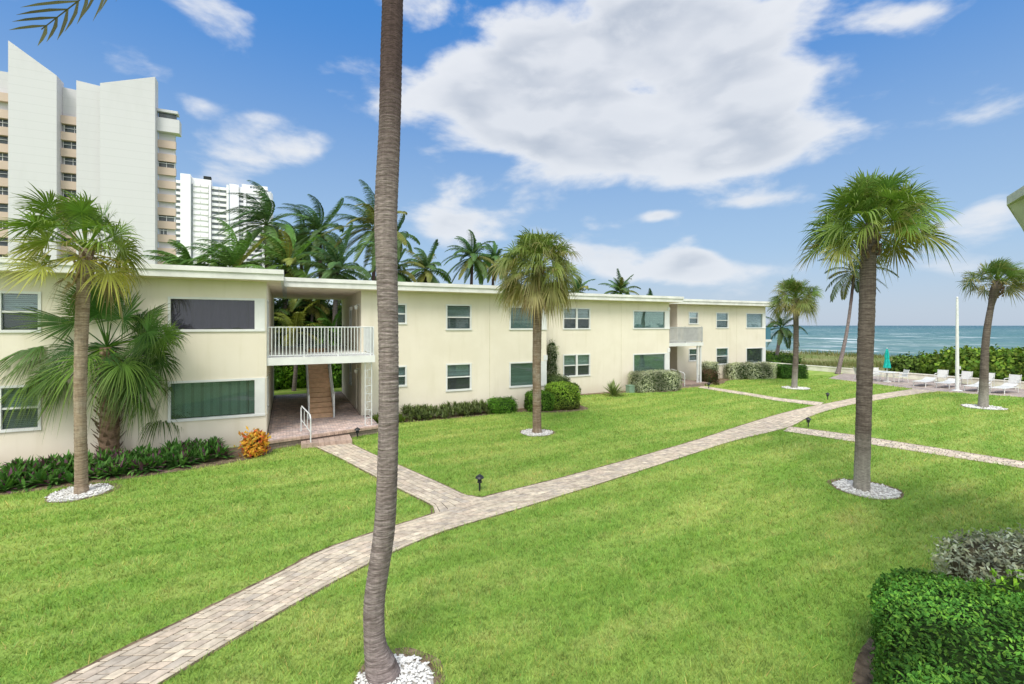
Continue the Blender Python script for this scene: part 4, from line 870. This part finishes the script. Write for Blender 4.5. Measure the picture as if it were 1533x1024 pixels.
strap_bed('bed of gray green pointed leaves below the middle wing windows', [(4.6, 19.95), (6.5, 19.95), (8.35, 20.0)], .75, 170, .40, .028, [(.14, .19, .065), (.19, .25, .09), (.09, .13, .05), (.15, .18, .08)], 41, (85, 25), 14, .35)
strap_bed('yellow green grassy tuft bed beside the terrace columns', [(3.35, 19.6), (4.5, 19.85)], .85, 60, .5, .016, [(.13, .19, .03), (.10, .17, .03), (.17, .22, .04)], 42, (85, 35), 18, .1, .5)
b = MB(); rs = np.random.RandomState(43); rosette(b, (*G(918, 593), .05), 110, 1.0, .045, rs, [(.2, .27, .09), (.26, .32, .14), (.14, .2, .07)], (88, 15), .2)
tag(b.build('spiky_plant', M['hedge'], at=(*G(918, 593), 0)), 'spiky green agave like plant under the blank wall of the third wing', 'plant')
b = MB(); g0 = (*G(1047, 577), .0)
for k in range(10): rosette(b, (25.2 + rs.uniform(-.2, 1.8), 23.0 + rs.uniform(-.1, .35), .02), 12, .3, .02, rs, [(.10, .13, .05), (.13, .1, .05)], (80, 20), .4)
tag(b.build('ground_cover', M['hedge']), 'sparse low plants beside the second entry steps', 'ground cover', None, 'stuff')
# dune grass
N = 60000; rs = np.random.RandomState(50); x = 44 + 48 * rs.rand(N) ** 1.25; y = rs.uniform(8, 95, N); k = (fn2(x * 1.3, y * 1.3) + rs.normal(0, .35, N)) > -.25; x, y = x[k], y[k]; n = len(x)
z = dunez(x, y) - .02; h = rs.uniform(.25, .6, n) * (1 + .5 * fn2(x * .7, y * .7)); az = rs.uniform(0, 6.28, n); ln_ = np.stack([rs.normal(-.2, .25, n), rs.normal(0, .25, n), np.ones(n)], 1)
c = np.stack([x, y, z], 1); q = np.stack([np.cos(az), np.sin(az), np.zeros(n)], 1) * .022 * (1 + (x - 44) / 30)[:, None]
pal = A3([(.16, .19, .06), (.22, .22, .09), (.12, .17, .04), (.28, .25, .13)]); cc = pal[rs.randint(0, 4, n)] * rs.uniform(.7, 1.3, (n, 1))
b = MB(); V = np.stack([c - q, c + q, c + ln_ * h[:, None]], 1).reshape(-1, 3); b.add(V, T=np.arange(3 * n).reshape(-1, 3), col=np.repeat(cc, 3, 0)); tag(b.build('dune_grass', M['hedge']), 'olive and tan grasses covering the dune behind the seawall', 'grass', None, 'stuff')

# ================================================================ SMALL OBJECTS
def path_light(px, py, label):
    x, y = G(px, py); t = thing('path_light', label, 'path light', (x, y, 0), 'black path lights along the brick paths')
    return t
PL = [(718, 735, 'black path light standing alone at the corner where the two brick paths meet'), (535, 657, 'black path light beside the terrace step'), (1210, 640, 'black path light at the corner of the cross path'), (1239, 599, 'black path light by the junction of the narrow entry path'), (1061, 582, 'black path light near the second entry')]
proto = None
for px, py, lab in PL:
    x, y = G(px, py)
    if proto is None:
        proto = t = thing('path_light', lab, 'path light', (x, y, 0), 'black path lights along the brick paths')
        b = MB(); b.tube([(x, y, -.02), (x, y, .02), (x, y, .2), (x, y, .205)], [.03, .024, .024, .024], 10); b.build('post', M['black'], t)
        b = MB(); b.tube([(x, y, .204), (x, y, .21), (x, y, .235), (x, y, .24)], [.03, .06, .06, .05], 12); b.tube([(x, y, .318), (x, y, .325), (x, y, .37), (x, y, .395), (x, y, .42)], [.10, .112, .085, .04, .015], 14)
        for k in range(4): a = k * pi / 2 + .4; b.tube([(x + .055 * cos(a), y + .055 * sin(a), .238), (x + .055 * cos(a), y + .055 * sin(a), .322)], .009, 5)
        b.build('lamp_head', M['black'], t)
        b = MB(); b.tube([(x, y, .2405), (x, y, .28), (x, y, .316)], [.04, .046, .04], 10); b.build('lens', M['dark'], t)
    else:
        t = copy_tree(proto); t.location = (x, y, 0); t['label'] = lab
# utility box
ux, uy = G(945, 588); b = MB(); b.box(ux - .22, ux + .22, uy - .1, uy + .25, 0, .42); b.box(ux - .24, ux + .24, uy - .12, uy + .27, .421, .47); b.box(ux - .19, ux - .02, uy - .106, uy - .101, .06, .38); b.box(ux + .02, ux + .19, uy - .106, uy - .101, .06, .38)
tag(b.build('utility_box', M['greenbox'], at=(ux, uy, 0)), 'small pale green utility box beside the silver hedge', 'utility box')
# flag pole
fx, fy = G(1433, 585); t = thing('flagpole', 'bare white flagpole standing on the patio', 'flagpole', (fx, fy, 0))
b = MB(); b.tube([(fx, fy, .05), (fx, fy, 1.2), (fx, fy, 3.5), (fx, fy, 5.75)], [.10, .095, .08, .06], 14); b.tube([(fx, fy, 5.75), (fx, fy, 5.8), (fx, fy, 5.87), (fx, fy, 5.9)], [.03, .06, .05, .01], 10); b.build('pole', M['white'], t, smooth=False)
b = MB(); b.tube([(fx, fy, .016), (fx, fy, .03), (fx, fy, .07)], [.28, .26, .12], 16); b.build('base', M['white'], t)
b = MB(); b.box(fx - .03, fx + .03, fy - .17, fy - .08, 1.35, 1.55); b.build('cleat_box', M['white'], t)
# patio furniture
def chair(label):
    t = thing('patio_chair', label, 'chair', (0, 0, 0)); f = M['white']
    b = MB(); b.box(-.25, .25, -.24, .24, .40, .425); b.build('seat', M['sling'], t)
    b = MB(); V = [(x, y, z) for (y, z) in ((.24, .43), (.26, .43), (.40, .90), (.38, .90)) for x in (-.25, .25)]; b.add(V, Q=[(0, 1, 3, 2), (2, 3, 5, 4), (4, 5, 7, 6), (6, 7, 1, 0)], N=[[0, 2, 4, 6], [1, 7, 5, 3]]); b.build('backrest', M['sling'], t)
    for s in (-1, 1):
        b = MB(); b.tube([(s * .28, -.26, 0), (s * .28, -.25, .4), (s * .28, -.22, .62)], .018, 6); b.build('leg', f, t)
        b = MB(); b.tube([(s * .28, .34, 0), (s * .28, .26, .42), (s * .28, .40, .92)], .018, 6); b.build('leg', f, t)
        b = MB(); b.tube([(s * .28, -.24, .635), (s * .28, .1, .65), (s * .28, .32, .64)], .024, 6); b.build('armrest', f, t)
    return t
def lounger(label):
    t = thing('sun_lounger', label, 'sun lounger', (0, 0, 0)); f = M['white']
    b = MB()
    for s in (-1, 1): b.tube([(-1.0, s * .32, .33), (.35, s * .32, .33), (.95, s * .32, .33)], .022, 6)
    b.tube([(-1.0, -.32, .33), (-1.0, .32, .33)], .022, 6); b.tube([(.95, -.32, .33), (.95, .32, .33)], .022, 6); b.build('frame', f, t)
    b = MB(); xs = np.linspace(-.98, .3, 9)
    V = [(x, s * .3, .345 + .012 * sin(x * 4)) for x in xs for s in (-1, 1)]; b.add(V, Q=[(2 * i, 2 * i + 2, 2 * i + 3, 2 * i + 1) for i in range(8)]); b.build('seat', M['sling'], t)
    b = MB(); V = [(x, s * .3, z) for (x, z) in ((.31, .35), (.62, .40), (.97, .50), (.97, .52), (.62, .42), (.31, .37)) for s in (-1, 1)]; b.add(V, Q=[(2 * i, 2 * ((i + 1) % 6), 2 * ((i + 1) % 6) + 1, 2 * i + 1) for i in range(6)]); b.build('backrest', M['sling'], t)
    for x in (-.8, .8):
        for s in (-1, 1): b = MB(); b.tube([(x + (.05 if x > 0 else -.05), s * .32, 0), (x, s * .32, .32)], .022, 6); b.build('leg', f, t)
    return t
def put(o, x, y, rz, label=None, group=None, z=.016):
    o.location = (x, y, z); o.rotation_euler = (0, 0, rz)
    if label: o['label'] = label
    if group: o['group'] = group
    return o
ch0 = chair('')
CH = [(38.45, 19.75, 1.2, 'white patio chair left of the umbrella table'), (39.75, 18.55, -2.2, 'white patio chair right of the umbrella table'), (39.7, 19.95, -.5, 'white patio chair beyond the umbrella table'), (38.75, 20.6, .9, 'white patio chair set farthest back by the umbrella'), (41.9, 17.1, -1.45, 'white chair by the seawall left of the flagpole'), (42.1, 15.9, -1.6, 'white chair by the seawall just right of the flagpole'), (42.1, 14.75, -1.5, 'white chair by the seawall left of the curved palm'), (42.0, 13.5, -1.65, 'white chair by the seawall right of the curved palm')]
for i, (x, y, r, lab) in enumerate(CH): put(ch0 if i == 0 else copy_tree(ch0), x, y, r, lab, 'white patio chairs')
lo0 = lounger('')
LO = [(38.9, 16.75, .08, 'white flat sun lounger nearest the umbrella table'), (39.3, 15.65, .05, 'white flat sun lounger left of the flagpole'), (38.9, 14.05, .0, 'white flat sun lounger between flagpole and curved palm'), (39.2, 12.95, -.03, 'white flat sun lounger behind the curved palm')]
for i, (x, y, r, lab) in enumerate(LO): put(lo0 if i == 0 else copy_tree(lo0), x, y, r, lab, 'white sun loungers on the patio')
tx, ty = 39.15, 19.1; t = thing('patio_table', 'round white patio table under the folded umbrella', 'table', (tx, ty, .016))
b = MB(); b.tube([(tx, ty, .70), (tx, ty, .705), (tx, ty, .73), (tx, ty, .735)], [.53, .55, .55, .53], 28); b.build('tabletop', M['white'], t)
for k in range(4):
    a = k * pi / 2 + .6; b = MB(); b.tube([(tx + .42 * cos(a), ty + .42 * sin(a), .016), (tx + .36 * cos(a), ty + .36 * sin(a), .4), (tx + .33 * cos(a), ty + .33 * sin(a), .70)], .02, 6); b.build('leg', M['white'], t)
t = thing('umbrella', 'folded turquoise patio umbrella standing in the white table', 'umbrella', (tx, ty, .016))
b = MB(); b.tube([(tx, ty, .016), (tx, ty, 1.2), (tx, ty, 2.5)], .022, 8); b.build('pole', M['white'], t)
b = MB(); a_ = lambda i, an: 1 + .22 * np.cos(an * 8) + .06 * np.sin(an * 3 + i)
b.tube([(tx, ty, z) for z in (1.02, 1.06, 1.3, 1.6, 1.68, 1.76, 2.0, 2.25, 2.42)], [.19, .20, .165, .13, .105, .125, .11, .08, .02], 32, fn=a_); b.build('canopy', M['teal'], t)
b = MB(); b.tube([(tx, ty, 1.66), (tx, ty, 1.70)], .125, 16); b.build('tie_strap', M['teal'], t)
b = MB(); b.tube([(tx, ty, .017), (tx, ty, .06), (tx, ty, .08), (tx, ty, .12)], [.25, .24, .06, .04], 16); b.build('base', M['white'], t)
# ================================================================ NEIGHBOUR ROOF (right edge)
nb = thing('neighbouring_building', 'gray green eave corner of the next building jutting in at the right edge', 'building', (10.5, 1, 0))
c0 = A3(D(1507, 295, 6.6)[:2]); e1 = A3((.845, .534)); e2 = A3((.97, .24))
poly = [tuple(c0), tuple(c0 - e1 * 3.2), (8.6, -3.), (13., -3.), tuple(c0 + e2 * 3.6)]
M['eave'] = simple('eave_paint', (.50, .52, .44), .7, .2, .15, 3., bscale=12)
b = MB(); b.prism(poly, 5.78, 5.90); rf = b.build('roof', M['eave'], nb)
i1 = c0 - e1 * .2 + A3((.18, -.02)); top = [tuple(c0 - e1 * .02 + A3((.06, 0))), tuple(c0 - e1 * 3.1 + A3((.2, -.1))), (8.7, -2.9), (12.9, -2.9), tuple(c0 + e2 * 3.4 + A3((0, -.1)))]
low = [tuple(c0 + A3((.55, -.02))), tuple(c0 - e1 * 2.8 + A3((.7, -.2))), (9, -2.6), (12.6, -2.6), tuple(c0 + e2 * 3.1 + A3((.1, -.3)))]
b = MB(); n = 5; V = [(*p, 5.778) for p in top] + [(*p, 5.40) for p in low]; b.add(V, Q=[(i, n + i, n + (i + 1) % n, (i + 1) % n) for i in range(n)], N=[list(range(n, 2 * n))]); b.build('soffit', M['eave'], rf)
b = MB(); b.prism([(9.9, .9), (12.3, 1.2), (12.3, -2.5), (9.9, -2.5)], -.1, 5.42); b.build('wall', M['cream'], nb)

# ================================================================ TOWERS
t1 = thing('pale_tower', 'tall pale concrete tower with slanted blank end walls and pink balcony bands', 'tower', (-33, 112, 0), )
def slab(name, x0, x1, y0, y1, za, zb, mat, parent):
    b = MB(); V = [(x0, y0, -1), (x1, y0, -1), (x1, y1, -1), (x0, y1, -1), (x0, y0, za), (x1, y0, zb), (x1, y1, zb), (x0, y1, za)]
    b.add(V, Q=[(3, 2, 1, 0), (4, 5, 6, 7), (0, 1, 5, 4), (1, 2, 6, 5), (2, 3, 7, 6), (3, 0, 4, 7)]); return b.build(name, mat, parent)
def tmat():
    m, T = new_mat('tower_concrete'); g = T.n('ShaderNodeNewGeometry'); sp = T.n('ShaderNodeSeparateXYZ'); T.nt.links.new(g.outputs['Position'], sp.inputs[0])
    fl = T.m('FRACT', T.m('DIVIDE', sp.outputs[2], 1.47)); ln = T.ramp(fl, .90, .97); n = T.noise(T.pos((.25, .25, .06)), 1., 5, .6)
    c = T.mix(T.m('MULTIPLY', ln, .35), (.545, .535, .565), (.40, .395, .415)); c = T.mix(T.m('MULTIPLY', T.ramp(n, .45, .75), .5), c, (.475, .468, .49))
    bb = pbr(T, c, .85, .1); T.nt.links.new(bb.outputs[0], T.out); return m
M['towerc'] = tmat()
slab('wall', -43.1, -36.8, 110, 113, 52.9, 48.3, M['towerc'], t1); slab('wall', -30.8, -22.62, 110, 112.4, 48.3, 51.3, M['towerc'], t1)
slab('penthouse', -34.5, -30.82, 111.2, 114, 48.55, 48.2, M['towerc'], t1)
slab('wall', -36.78, -30.82, 112.5, 118, 47.4, 47.0, M['towerc'], t1); slab('wall', -54, -43.12, 112.5, 118, 48.4, 48.4, M['towerc'], t1); slab('wall', -22.6, -19.95, 112.5, 113.4, 45.4, 45.3, M['towerc'], t1)
b = MB(); b.box(-22.6, -19.0, 111.2, 113.3, 41.6, 44.2); b.build('parapet', M['towerc'], t1); b = MB(); b.box(-22.59, -19.3, 111.3, 113.2, 45.41, 45.9); b.build('roof', M['towerc'], t1)
rs = np.random.RandomState(77)
def tband(x0, x1, yb, zt, k0, k1, pitch, wfun, yw=112.5):
    for k in range(k0, k1):
        z = zt - k * pitch
        b = MB(); b.box(x0, x1, yb, yw - .01, z - 1.45, z); b.build('balcony', M['pink'] if k >= 0 else M['towerc'], t1)
        for (u0, u1) in wfun(k):
            b = MB(); a, c = x0 + (x1 - x0) * u0, x0 + (x1 - x0) * u1; zb, zz = z - pitch + .05, z - 1.5
            b.box(a, c, yw - .16, yw - .02, zb, zz); o = b.build('window', M['twin'], t1)
            f = MB(); n = max(2, int((c - a) / 1.1))
            for i in range(n + 1): x = a + (c - a) * i / n; f.box(x - .05, x + .05, yw - .2, yw - .161, zb + .05, zz - .05)
            f.box(a, c, yw - .42, yw - .36, zb + .75, zb + .82); f.build('frame', M['tower'], o)
tband(-36.78, -30.82, 111.6, 42.0, 0, 12, 2.95, lambda k: [(.05, .52)] if k == 0 else ([(.02, .98)] if k % 3 != 2 else [(.05, .85)]))
for (z0, z1) in ((44.3, 46.2),): b = MB(); b.box(-33.3, -31.2, 112.3, 112.48, z0, z1); o = b.build('window', M['twin'], t1); f = MB(); f.box(-32.3, -32.2, 112.2, 112.29, z0, z1); f.build('frame', M['tower'], o)
tband(-54, -43.12, 111.6, 44.4, 0, 11, 2.95, lambda k: [] if k < 1 else [(.6, .98 if k % 2 else .92)])
tband(-22.6, -19.7, 111.9, 40.1, 0, 12, 2.62, lambda k: [(.02, .9)] if k in (1, 5) else ([(.1, .5)] if k == 6 else []))
b = MB(); b.box(-22.4, -19.6, 111.9, 112.4, 44.3, 45.39); b.build('window', M['twin'], t1)
t2 = thing('white_tower', 'white high rise with stacked balconies just right of the pale tower', 'tower', (-41, 300, 0), 'distant white condominium towers')
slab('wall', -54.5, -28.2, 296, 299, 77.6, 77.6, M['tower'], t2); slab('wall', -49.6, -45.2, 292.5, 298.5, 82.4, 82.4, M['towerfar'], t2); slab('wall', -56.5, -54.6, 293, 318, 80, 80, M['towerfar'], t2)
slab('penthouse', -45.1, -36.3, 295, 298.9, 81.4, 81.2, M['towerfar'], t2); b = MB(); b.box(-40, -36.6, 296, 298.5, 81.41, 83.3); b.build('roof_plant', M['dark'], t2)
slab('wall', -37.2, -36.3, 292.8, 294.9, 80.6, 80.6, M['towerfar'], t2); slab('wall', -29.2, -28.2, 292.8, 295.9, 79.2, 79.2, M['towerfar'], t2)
def tower_bays(root, bays, ztop, n, pitch, y0, yw):
    for (x0, x1, zt, dk) in bays:
        for k in range(n):
            z = zt - k * pitch; b = MB(); b.box(x0, x1, y0, yw - .02, z - 1.45, z); b.build('balcony', M['towerfar'], root)
            b = MB(); a = x0 + (x1 - x0) * dk[0]; c = x0 + (x1 - x0) * dk[1]; b.box(a, c, yw - .5, yw - .03, z - pitch + .02, z - 1.47); b.build('window', M['twinfar'], root)
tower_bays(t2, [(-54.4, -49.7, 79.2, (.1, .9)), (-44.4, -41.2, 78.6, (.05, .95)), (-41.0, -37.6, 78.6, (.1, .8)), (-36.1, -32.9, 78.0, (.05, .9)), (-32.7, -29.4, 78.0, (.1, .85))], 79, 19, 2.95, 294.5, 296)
for x0, x1 in ((-45.1, -44.5), (-37.5, -37.25), (-29.3, -29.22)): b = MB(); b.box(x0, x1, 294.2, 294.4, 5, 78); b.build('shadow_strip', M['twinfar'], t2)  # solid dark strips stand in for shadow lines between the bays
t3 = thing('white_tower', 'white high rise with rounded right side, farthest of the towers', 'tower', (-20, 335, 0), 'distant white condominium towers')
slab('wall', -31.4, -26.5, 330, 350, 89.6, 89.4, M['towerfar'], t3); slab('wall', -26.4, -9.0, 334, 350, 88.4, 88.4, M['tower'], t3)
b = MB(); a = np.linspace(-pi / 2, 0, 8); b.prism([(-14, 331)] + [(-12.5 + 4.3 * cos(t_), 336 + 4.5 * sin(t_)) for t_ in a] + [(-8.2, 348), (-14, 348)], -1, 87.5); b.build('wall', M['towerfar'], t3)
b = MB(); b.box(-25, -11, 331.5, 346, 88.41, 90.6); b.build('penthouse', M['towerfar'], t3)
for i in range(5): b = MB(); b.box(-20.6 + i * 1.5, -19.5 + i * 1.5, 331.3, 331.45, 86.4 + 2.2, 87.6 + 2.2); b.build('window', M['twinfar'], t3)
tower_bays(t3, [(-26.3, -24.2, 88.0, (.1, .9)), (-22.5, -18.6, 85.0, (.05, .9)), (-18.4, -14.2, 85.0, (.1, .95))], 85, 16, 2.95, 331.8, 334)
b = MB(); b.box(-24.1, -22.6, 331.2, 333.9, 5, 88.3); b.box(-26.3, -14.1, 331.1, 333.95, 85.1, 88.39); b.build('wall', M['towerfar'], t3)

# ================================================================ GRASS
def inpoly(x, y, poly):
    poly = np.asarray(poly)[:, :2]; bb0, bb1 = poly.min(0), poly.max(0); r = np.zeros(len(x), bool); m = (x > bb0[0]) & (x < bb1[0]) & (y > bb0[1]) & (y < bb1[1])
    xm, ym = x[m], y[m]; c = np.zeros(len(xm), bool); j = len(poly) - 1
    for i in range(len(poly)):
        (xi, yi), (xj, yj) = poly[i], poly[j]
        if yi != yj: c ^= ((yi > ym) != (yj > ym)) & (xm < (xj - xi) * (ym - yi) / (yj - yi) + xi)
        j = i
    r[m] = c; return r
rs = np.random.RandomState(99); N = 720000; u = rs.rand(N); e_ = .42
r = (3.6 ** e_ + u * (46 ** e_ - 3.6 ** e_)) ** (1 / e_); th = rs.uniform(-1.02, 1.02, N) + pi / 2 - TH
x, y = r * np.cos(th), r * np.sin(th)
ok = (x < 42.9) & (x > -14) & (y > 1.0)
yl = np.where(x < -.64, 18.3, np.where(x < 11.85, 20.7, np.where(x < 22.75, 23.5, np.where(x < 36.4, 25.8, 60.)))); ok &= y < yl
for pl in PATHPOLY: ok &= ~inpoly(x, y, pl[::4] if len(pl) > 250 else pl)
ok &= ~inpoly(x, y, terr)
x, y, r = x[ok], y[ok], r[ok]; n = len(x)
cl_ = (np.sin(x * 13 + 3 * np.sin(y * 7)) * np.sin(y * 17 + 3 * np.sin(x * 6)) > .1) * .5 + .8
lod = np.maximum(1, r / 7.) ** .72; h = cl_ * rs.uniform(.03, .07, n) * (1 + .02 * np.minimum(r, 20)); w = rs.uniform(.0032, .0066, n) * lod
az = rs.uniform(0, 6.283, n); la = rs.uniform(0, 6.283, n); ll = rs.uniform(.25, 1.15, n)
c = np.stack([x, y, np.zeros(n)], 1); q = np.stack([np.cos(az), np.sin(az), np.zeros(n)], 1) * w[:, None]; tp = c + np.stack([np.cos(la) * ll * h, np.sin(la) * ll * h, h], 1)
V = np.stack([c - q, c + q, tp], 1).reshape(-1, 3); g = rs.uniform(.68, 1.3, (n, 1)) * (1 + .22 * np.sin(x * 9.1 + 2 * np.sin(y * 5.3)) * np.sin(y * 11.7 + 2 * np.sin(x * 4.1)) * np.clip(12 / r, 0, 1))[:, None]; hue = rs.normal(0, .1, (n, 1)); cc = np.concatenate([g * (1 + hue), g, g * (1 - .3 * hue)], 1)
dry = rs.rand(n) < .05; cc[dry] = cc[dry] * A3((1.7, 1.1, 1.6))
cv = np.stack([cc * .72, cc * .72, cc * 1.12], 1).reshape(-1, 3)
b = MB(); b.add(V, T=np.arange(3 * n).reshape(-1, 3), col=cv); tag(b.build('grass', M['blades']), 'mown green lawn grass around the brick paths', 'grass', None, 'stuff')

# ================================================================ SKY, SUN, CAMERA
SUN_AZ, SUN_EL = atan2(-.62, -.78), radians(52)
w = bpy.data.worlds.new('World'); bpy.context.scene.world = w; w.use_nodes = True; w.node_tree.nodes.clear(); T = NT(w.node_tree)
sky = T.n('ShaderNodeTexSky', sky_type='NISHITA', sun_disc=False, sun_elevation=SUN_EL, sun_rotation=SUN_AZ, air_density=1.1, dust_density=.6, ozone_density=2.2, altitude=0)
tc = T.n('ShaderNodeTexCoord').outputs['Generated']; sp = T.n('ShaderNodeSeparateXYZ'); T.nt.links.new(tc, sp.inputs[0])
az = T.m('ARCTAN2', sp.outputs[0], sp.outputs[1]); el = T.m('ARCSINE', sp.outputs[2])
vv = T.n('ShaderNodeCombineXYZ', ins={0: T.m('MULTIPLY', az, 3.0), 1: T.m('MULTIPLY', el, 6.5), 2: 3.7}).outputs[0]
n1 = T.noise(vv, 1.6, 9, .54, .2)
v2 = T.n('ShaderNodeCombineXYZ', ins={0: T.m('MULTIPLY', az, 3.0), 1: T.m('ADD', T.m('MULTIPLY', el, 6.5), .3), 2: 3.7}).outputs[0]
n2 = T.noise(v2, 1.6, 3, .45, .2)
BL = [(910, 115, 165, 72, 1.15), (1000, 50, 120, 55, 1.), (805, 120, 95, 55, .7), (960, 170, 180, 60, 1.1), (1000, 228, 170, 30, .8), (1120, 242, 90, 22, .7), (740, 165, 70, 40, .5), (620, 130, 55, 36, .35),
      (620, 5, 70, 28, .5), (330, 22, 80, 26, .55), (175, 78, 80, 26, .45), (440, 225, 90, 24, .30), (500, 100, 40, 26, .3), (655, 235, 75, 30, .42), (392, 175, 24, 10, .35), (290, 155, 30, 12, .35), (320, 262, 60, 18, .35),
      (700, 335, 80, 20, .6), (905, 378, 55, 20, .65), (1040, 387, 34, 17, .75), (1130, 302, 60, 13, .55), (987, 323, 28, 8, .55), (1450, 172, 70, 20, .5), (1430, 228, 90, 18, .35), (1390, 22, 60, 24, .45), (1470, 340, 60, 20, .35), (1400, 400, 120, 26, .55), (1100, 410, 120, 18, .4), (960, 408, 90, 18, .35), (1495, 305, 36, 14, .45), (700, 285, 50, 20, .35)]
acc = None
for (px, py, rx, ry, sgt) in BL:
    if py > 290 and px < 1200: sgt *= 1.5
    a, b_ = ray(px); k = (px - CX) / F; cz = 1 / sqrt(1 + k * k); a0 = atan2(a, b_); e0 = math.atan((HY - py) / F * cz); wa = rx / F * cz * cz * 1.25; we = ry / F * cz * 1.25 * cos(e0)
    da = T.m('DIVIDE', T.m('SUBTRACT', az, a0), wa); de = T.m('DIVIDE', T.m('SUBTRACT', el, e0), we)
    g = T.m('MULTIPLY', T.m('EXPONENT', T.m('MULTIPLY', T.m('ADD', T.m('MULTIPLY', da, da), T.m('MULTIPLY', de, de)), -1.)), sgt)
    acc = g if acc is None else T.m('ADD', acc, g)
far = T.ramp(T.m('ABSOLUTE', T.m('SUBTRACT', az, TH)), .9, 1.3)             # cloud outside the view, made denser as an added soft fill light
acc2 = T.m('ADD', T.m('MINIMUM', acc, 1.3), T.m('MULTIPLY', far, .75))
dens = T.m('ADD', T.m('MULTIPLY', acc2, .52), T.m('MULTIPLY', T.m('SUBTRACT', n1, .5), 1.45))
cl = T.ramp(dens, .15, .46); thick = T.m('MULTIPLY', T.ramp(dens, .30, .85), T.ramp(T.m('SUBTRACT', n2, n1), -.11, .11, .25, 1.))
skyc = T.mix(1., sky.outputs[0], (.105, .105, .105), 'MULTIPLY')
hz = T.ramp(el, .0, .55, 1., 0.)
blue = T.mix(T.ramp(el, .02, .62), (.43, .62, .84), (.065, .27, .72)); blue = T.mix(T.ramp(el, .0, .16), (.52, .62, .76), blue)
skyc = T.mix(.88, skyc, blue)
cc_ = T.mix(thick, (.87, .89, .925), (.50, .555, .645)); cc_ = T.mix(T.m('MULTIPLY', hz, .3), cc_, (.66, .74, .84))
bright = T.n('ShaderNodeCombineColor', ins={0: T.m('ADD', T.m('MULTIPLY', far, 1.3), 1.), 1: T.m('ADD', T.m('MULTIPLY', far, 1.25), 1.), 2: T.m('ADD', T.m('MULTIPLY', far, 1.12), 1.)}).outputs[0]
cc_ = T.mix(1., cc_, bright, 'MULTIPLY')          # unseen clouds outside the view brightened to add soft fill light
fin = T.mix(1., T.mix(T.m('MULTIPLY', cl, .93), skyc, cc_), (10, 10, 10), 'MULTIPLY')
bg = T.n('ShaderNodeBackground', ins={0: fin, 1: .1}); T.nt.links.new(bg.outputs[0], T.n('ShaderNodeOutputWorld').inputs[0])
ld = bpy.data.lights.new('sun', 'SUN'); ld.energy = 3.1; ld.angle = radians(26); ld.color = (1, .95, .86); lo = bpy.data.objects.new('sun', ld); C.objects.link(lo)
from mathutils import Vector
lo.rotation_euler = Vector((sin(SUN_AZ) * cos(SUN_EL), cos(SUN_AZ) * cos(SUN_EL), sin(SUN_EL))).to_track_quat('Z', 'Y').to_euler()
cd = bpy.data.cameras.new('camera'); co = bpy.data.objects.new('camera', cd); C.objects.link(co); co.location = (0, 0, H); co.rotation_euler = (pi / 2, 0, -TH)
cd.sensor_width = 36; cd.lens = F / 1533 * 36; cd.shift_y = (HY - 512) / 1533; cd.clip_start = .05; cd.clip_end = 40000
sc = bpy.context.scene; sc.camera = co
sc.view_settings.view_transform = 'Standard'; sc.view_settings.look = 'None'; sc.view_settings.exposure = 0; sc.view_settings.gamma = 1
sc.render.engine = 'CYCLES'; sc.cycles.max_bounces = 6; sc.cycles.transparent_max_bounces = 12; sc.cycles.use_denoising = True
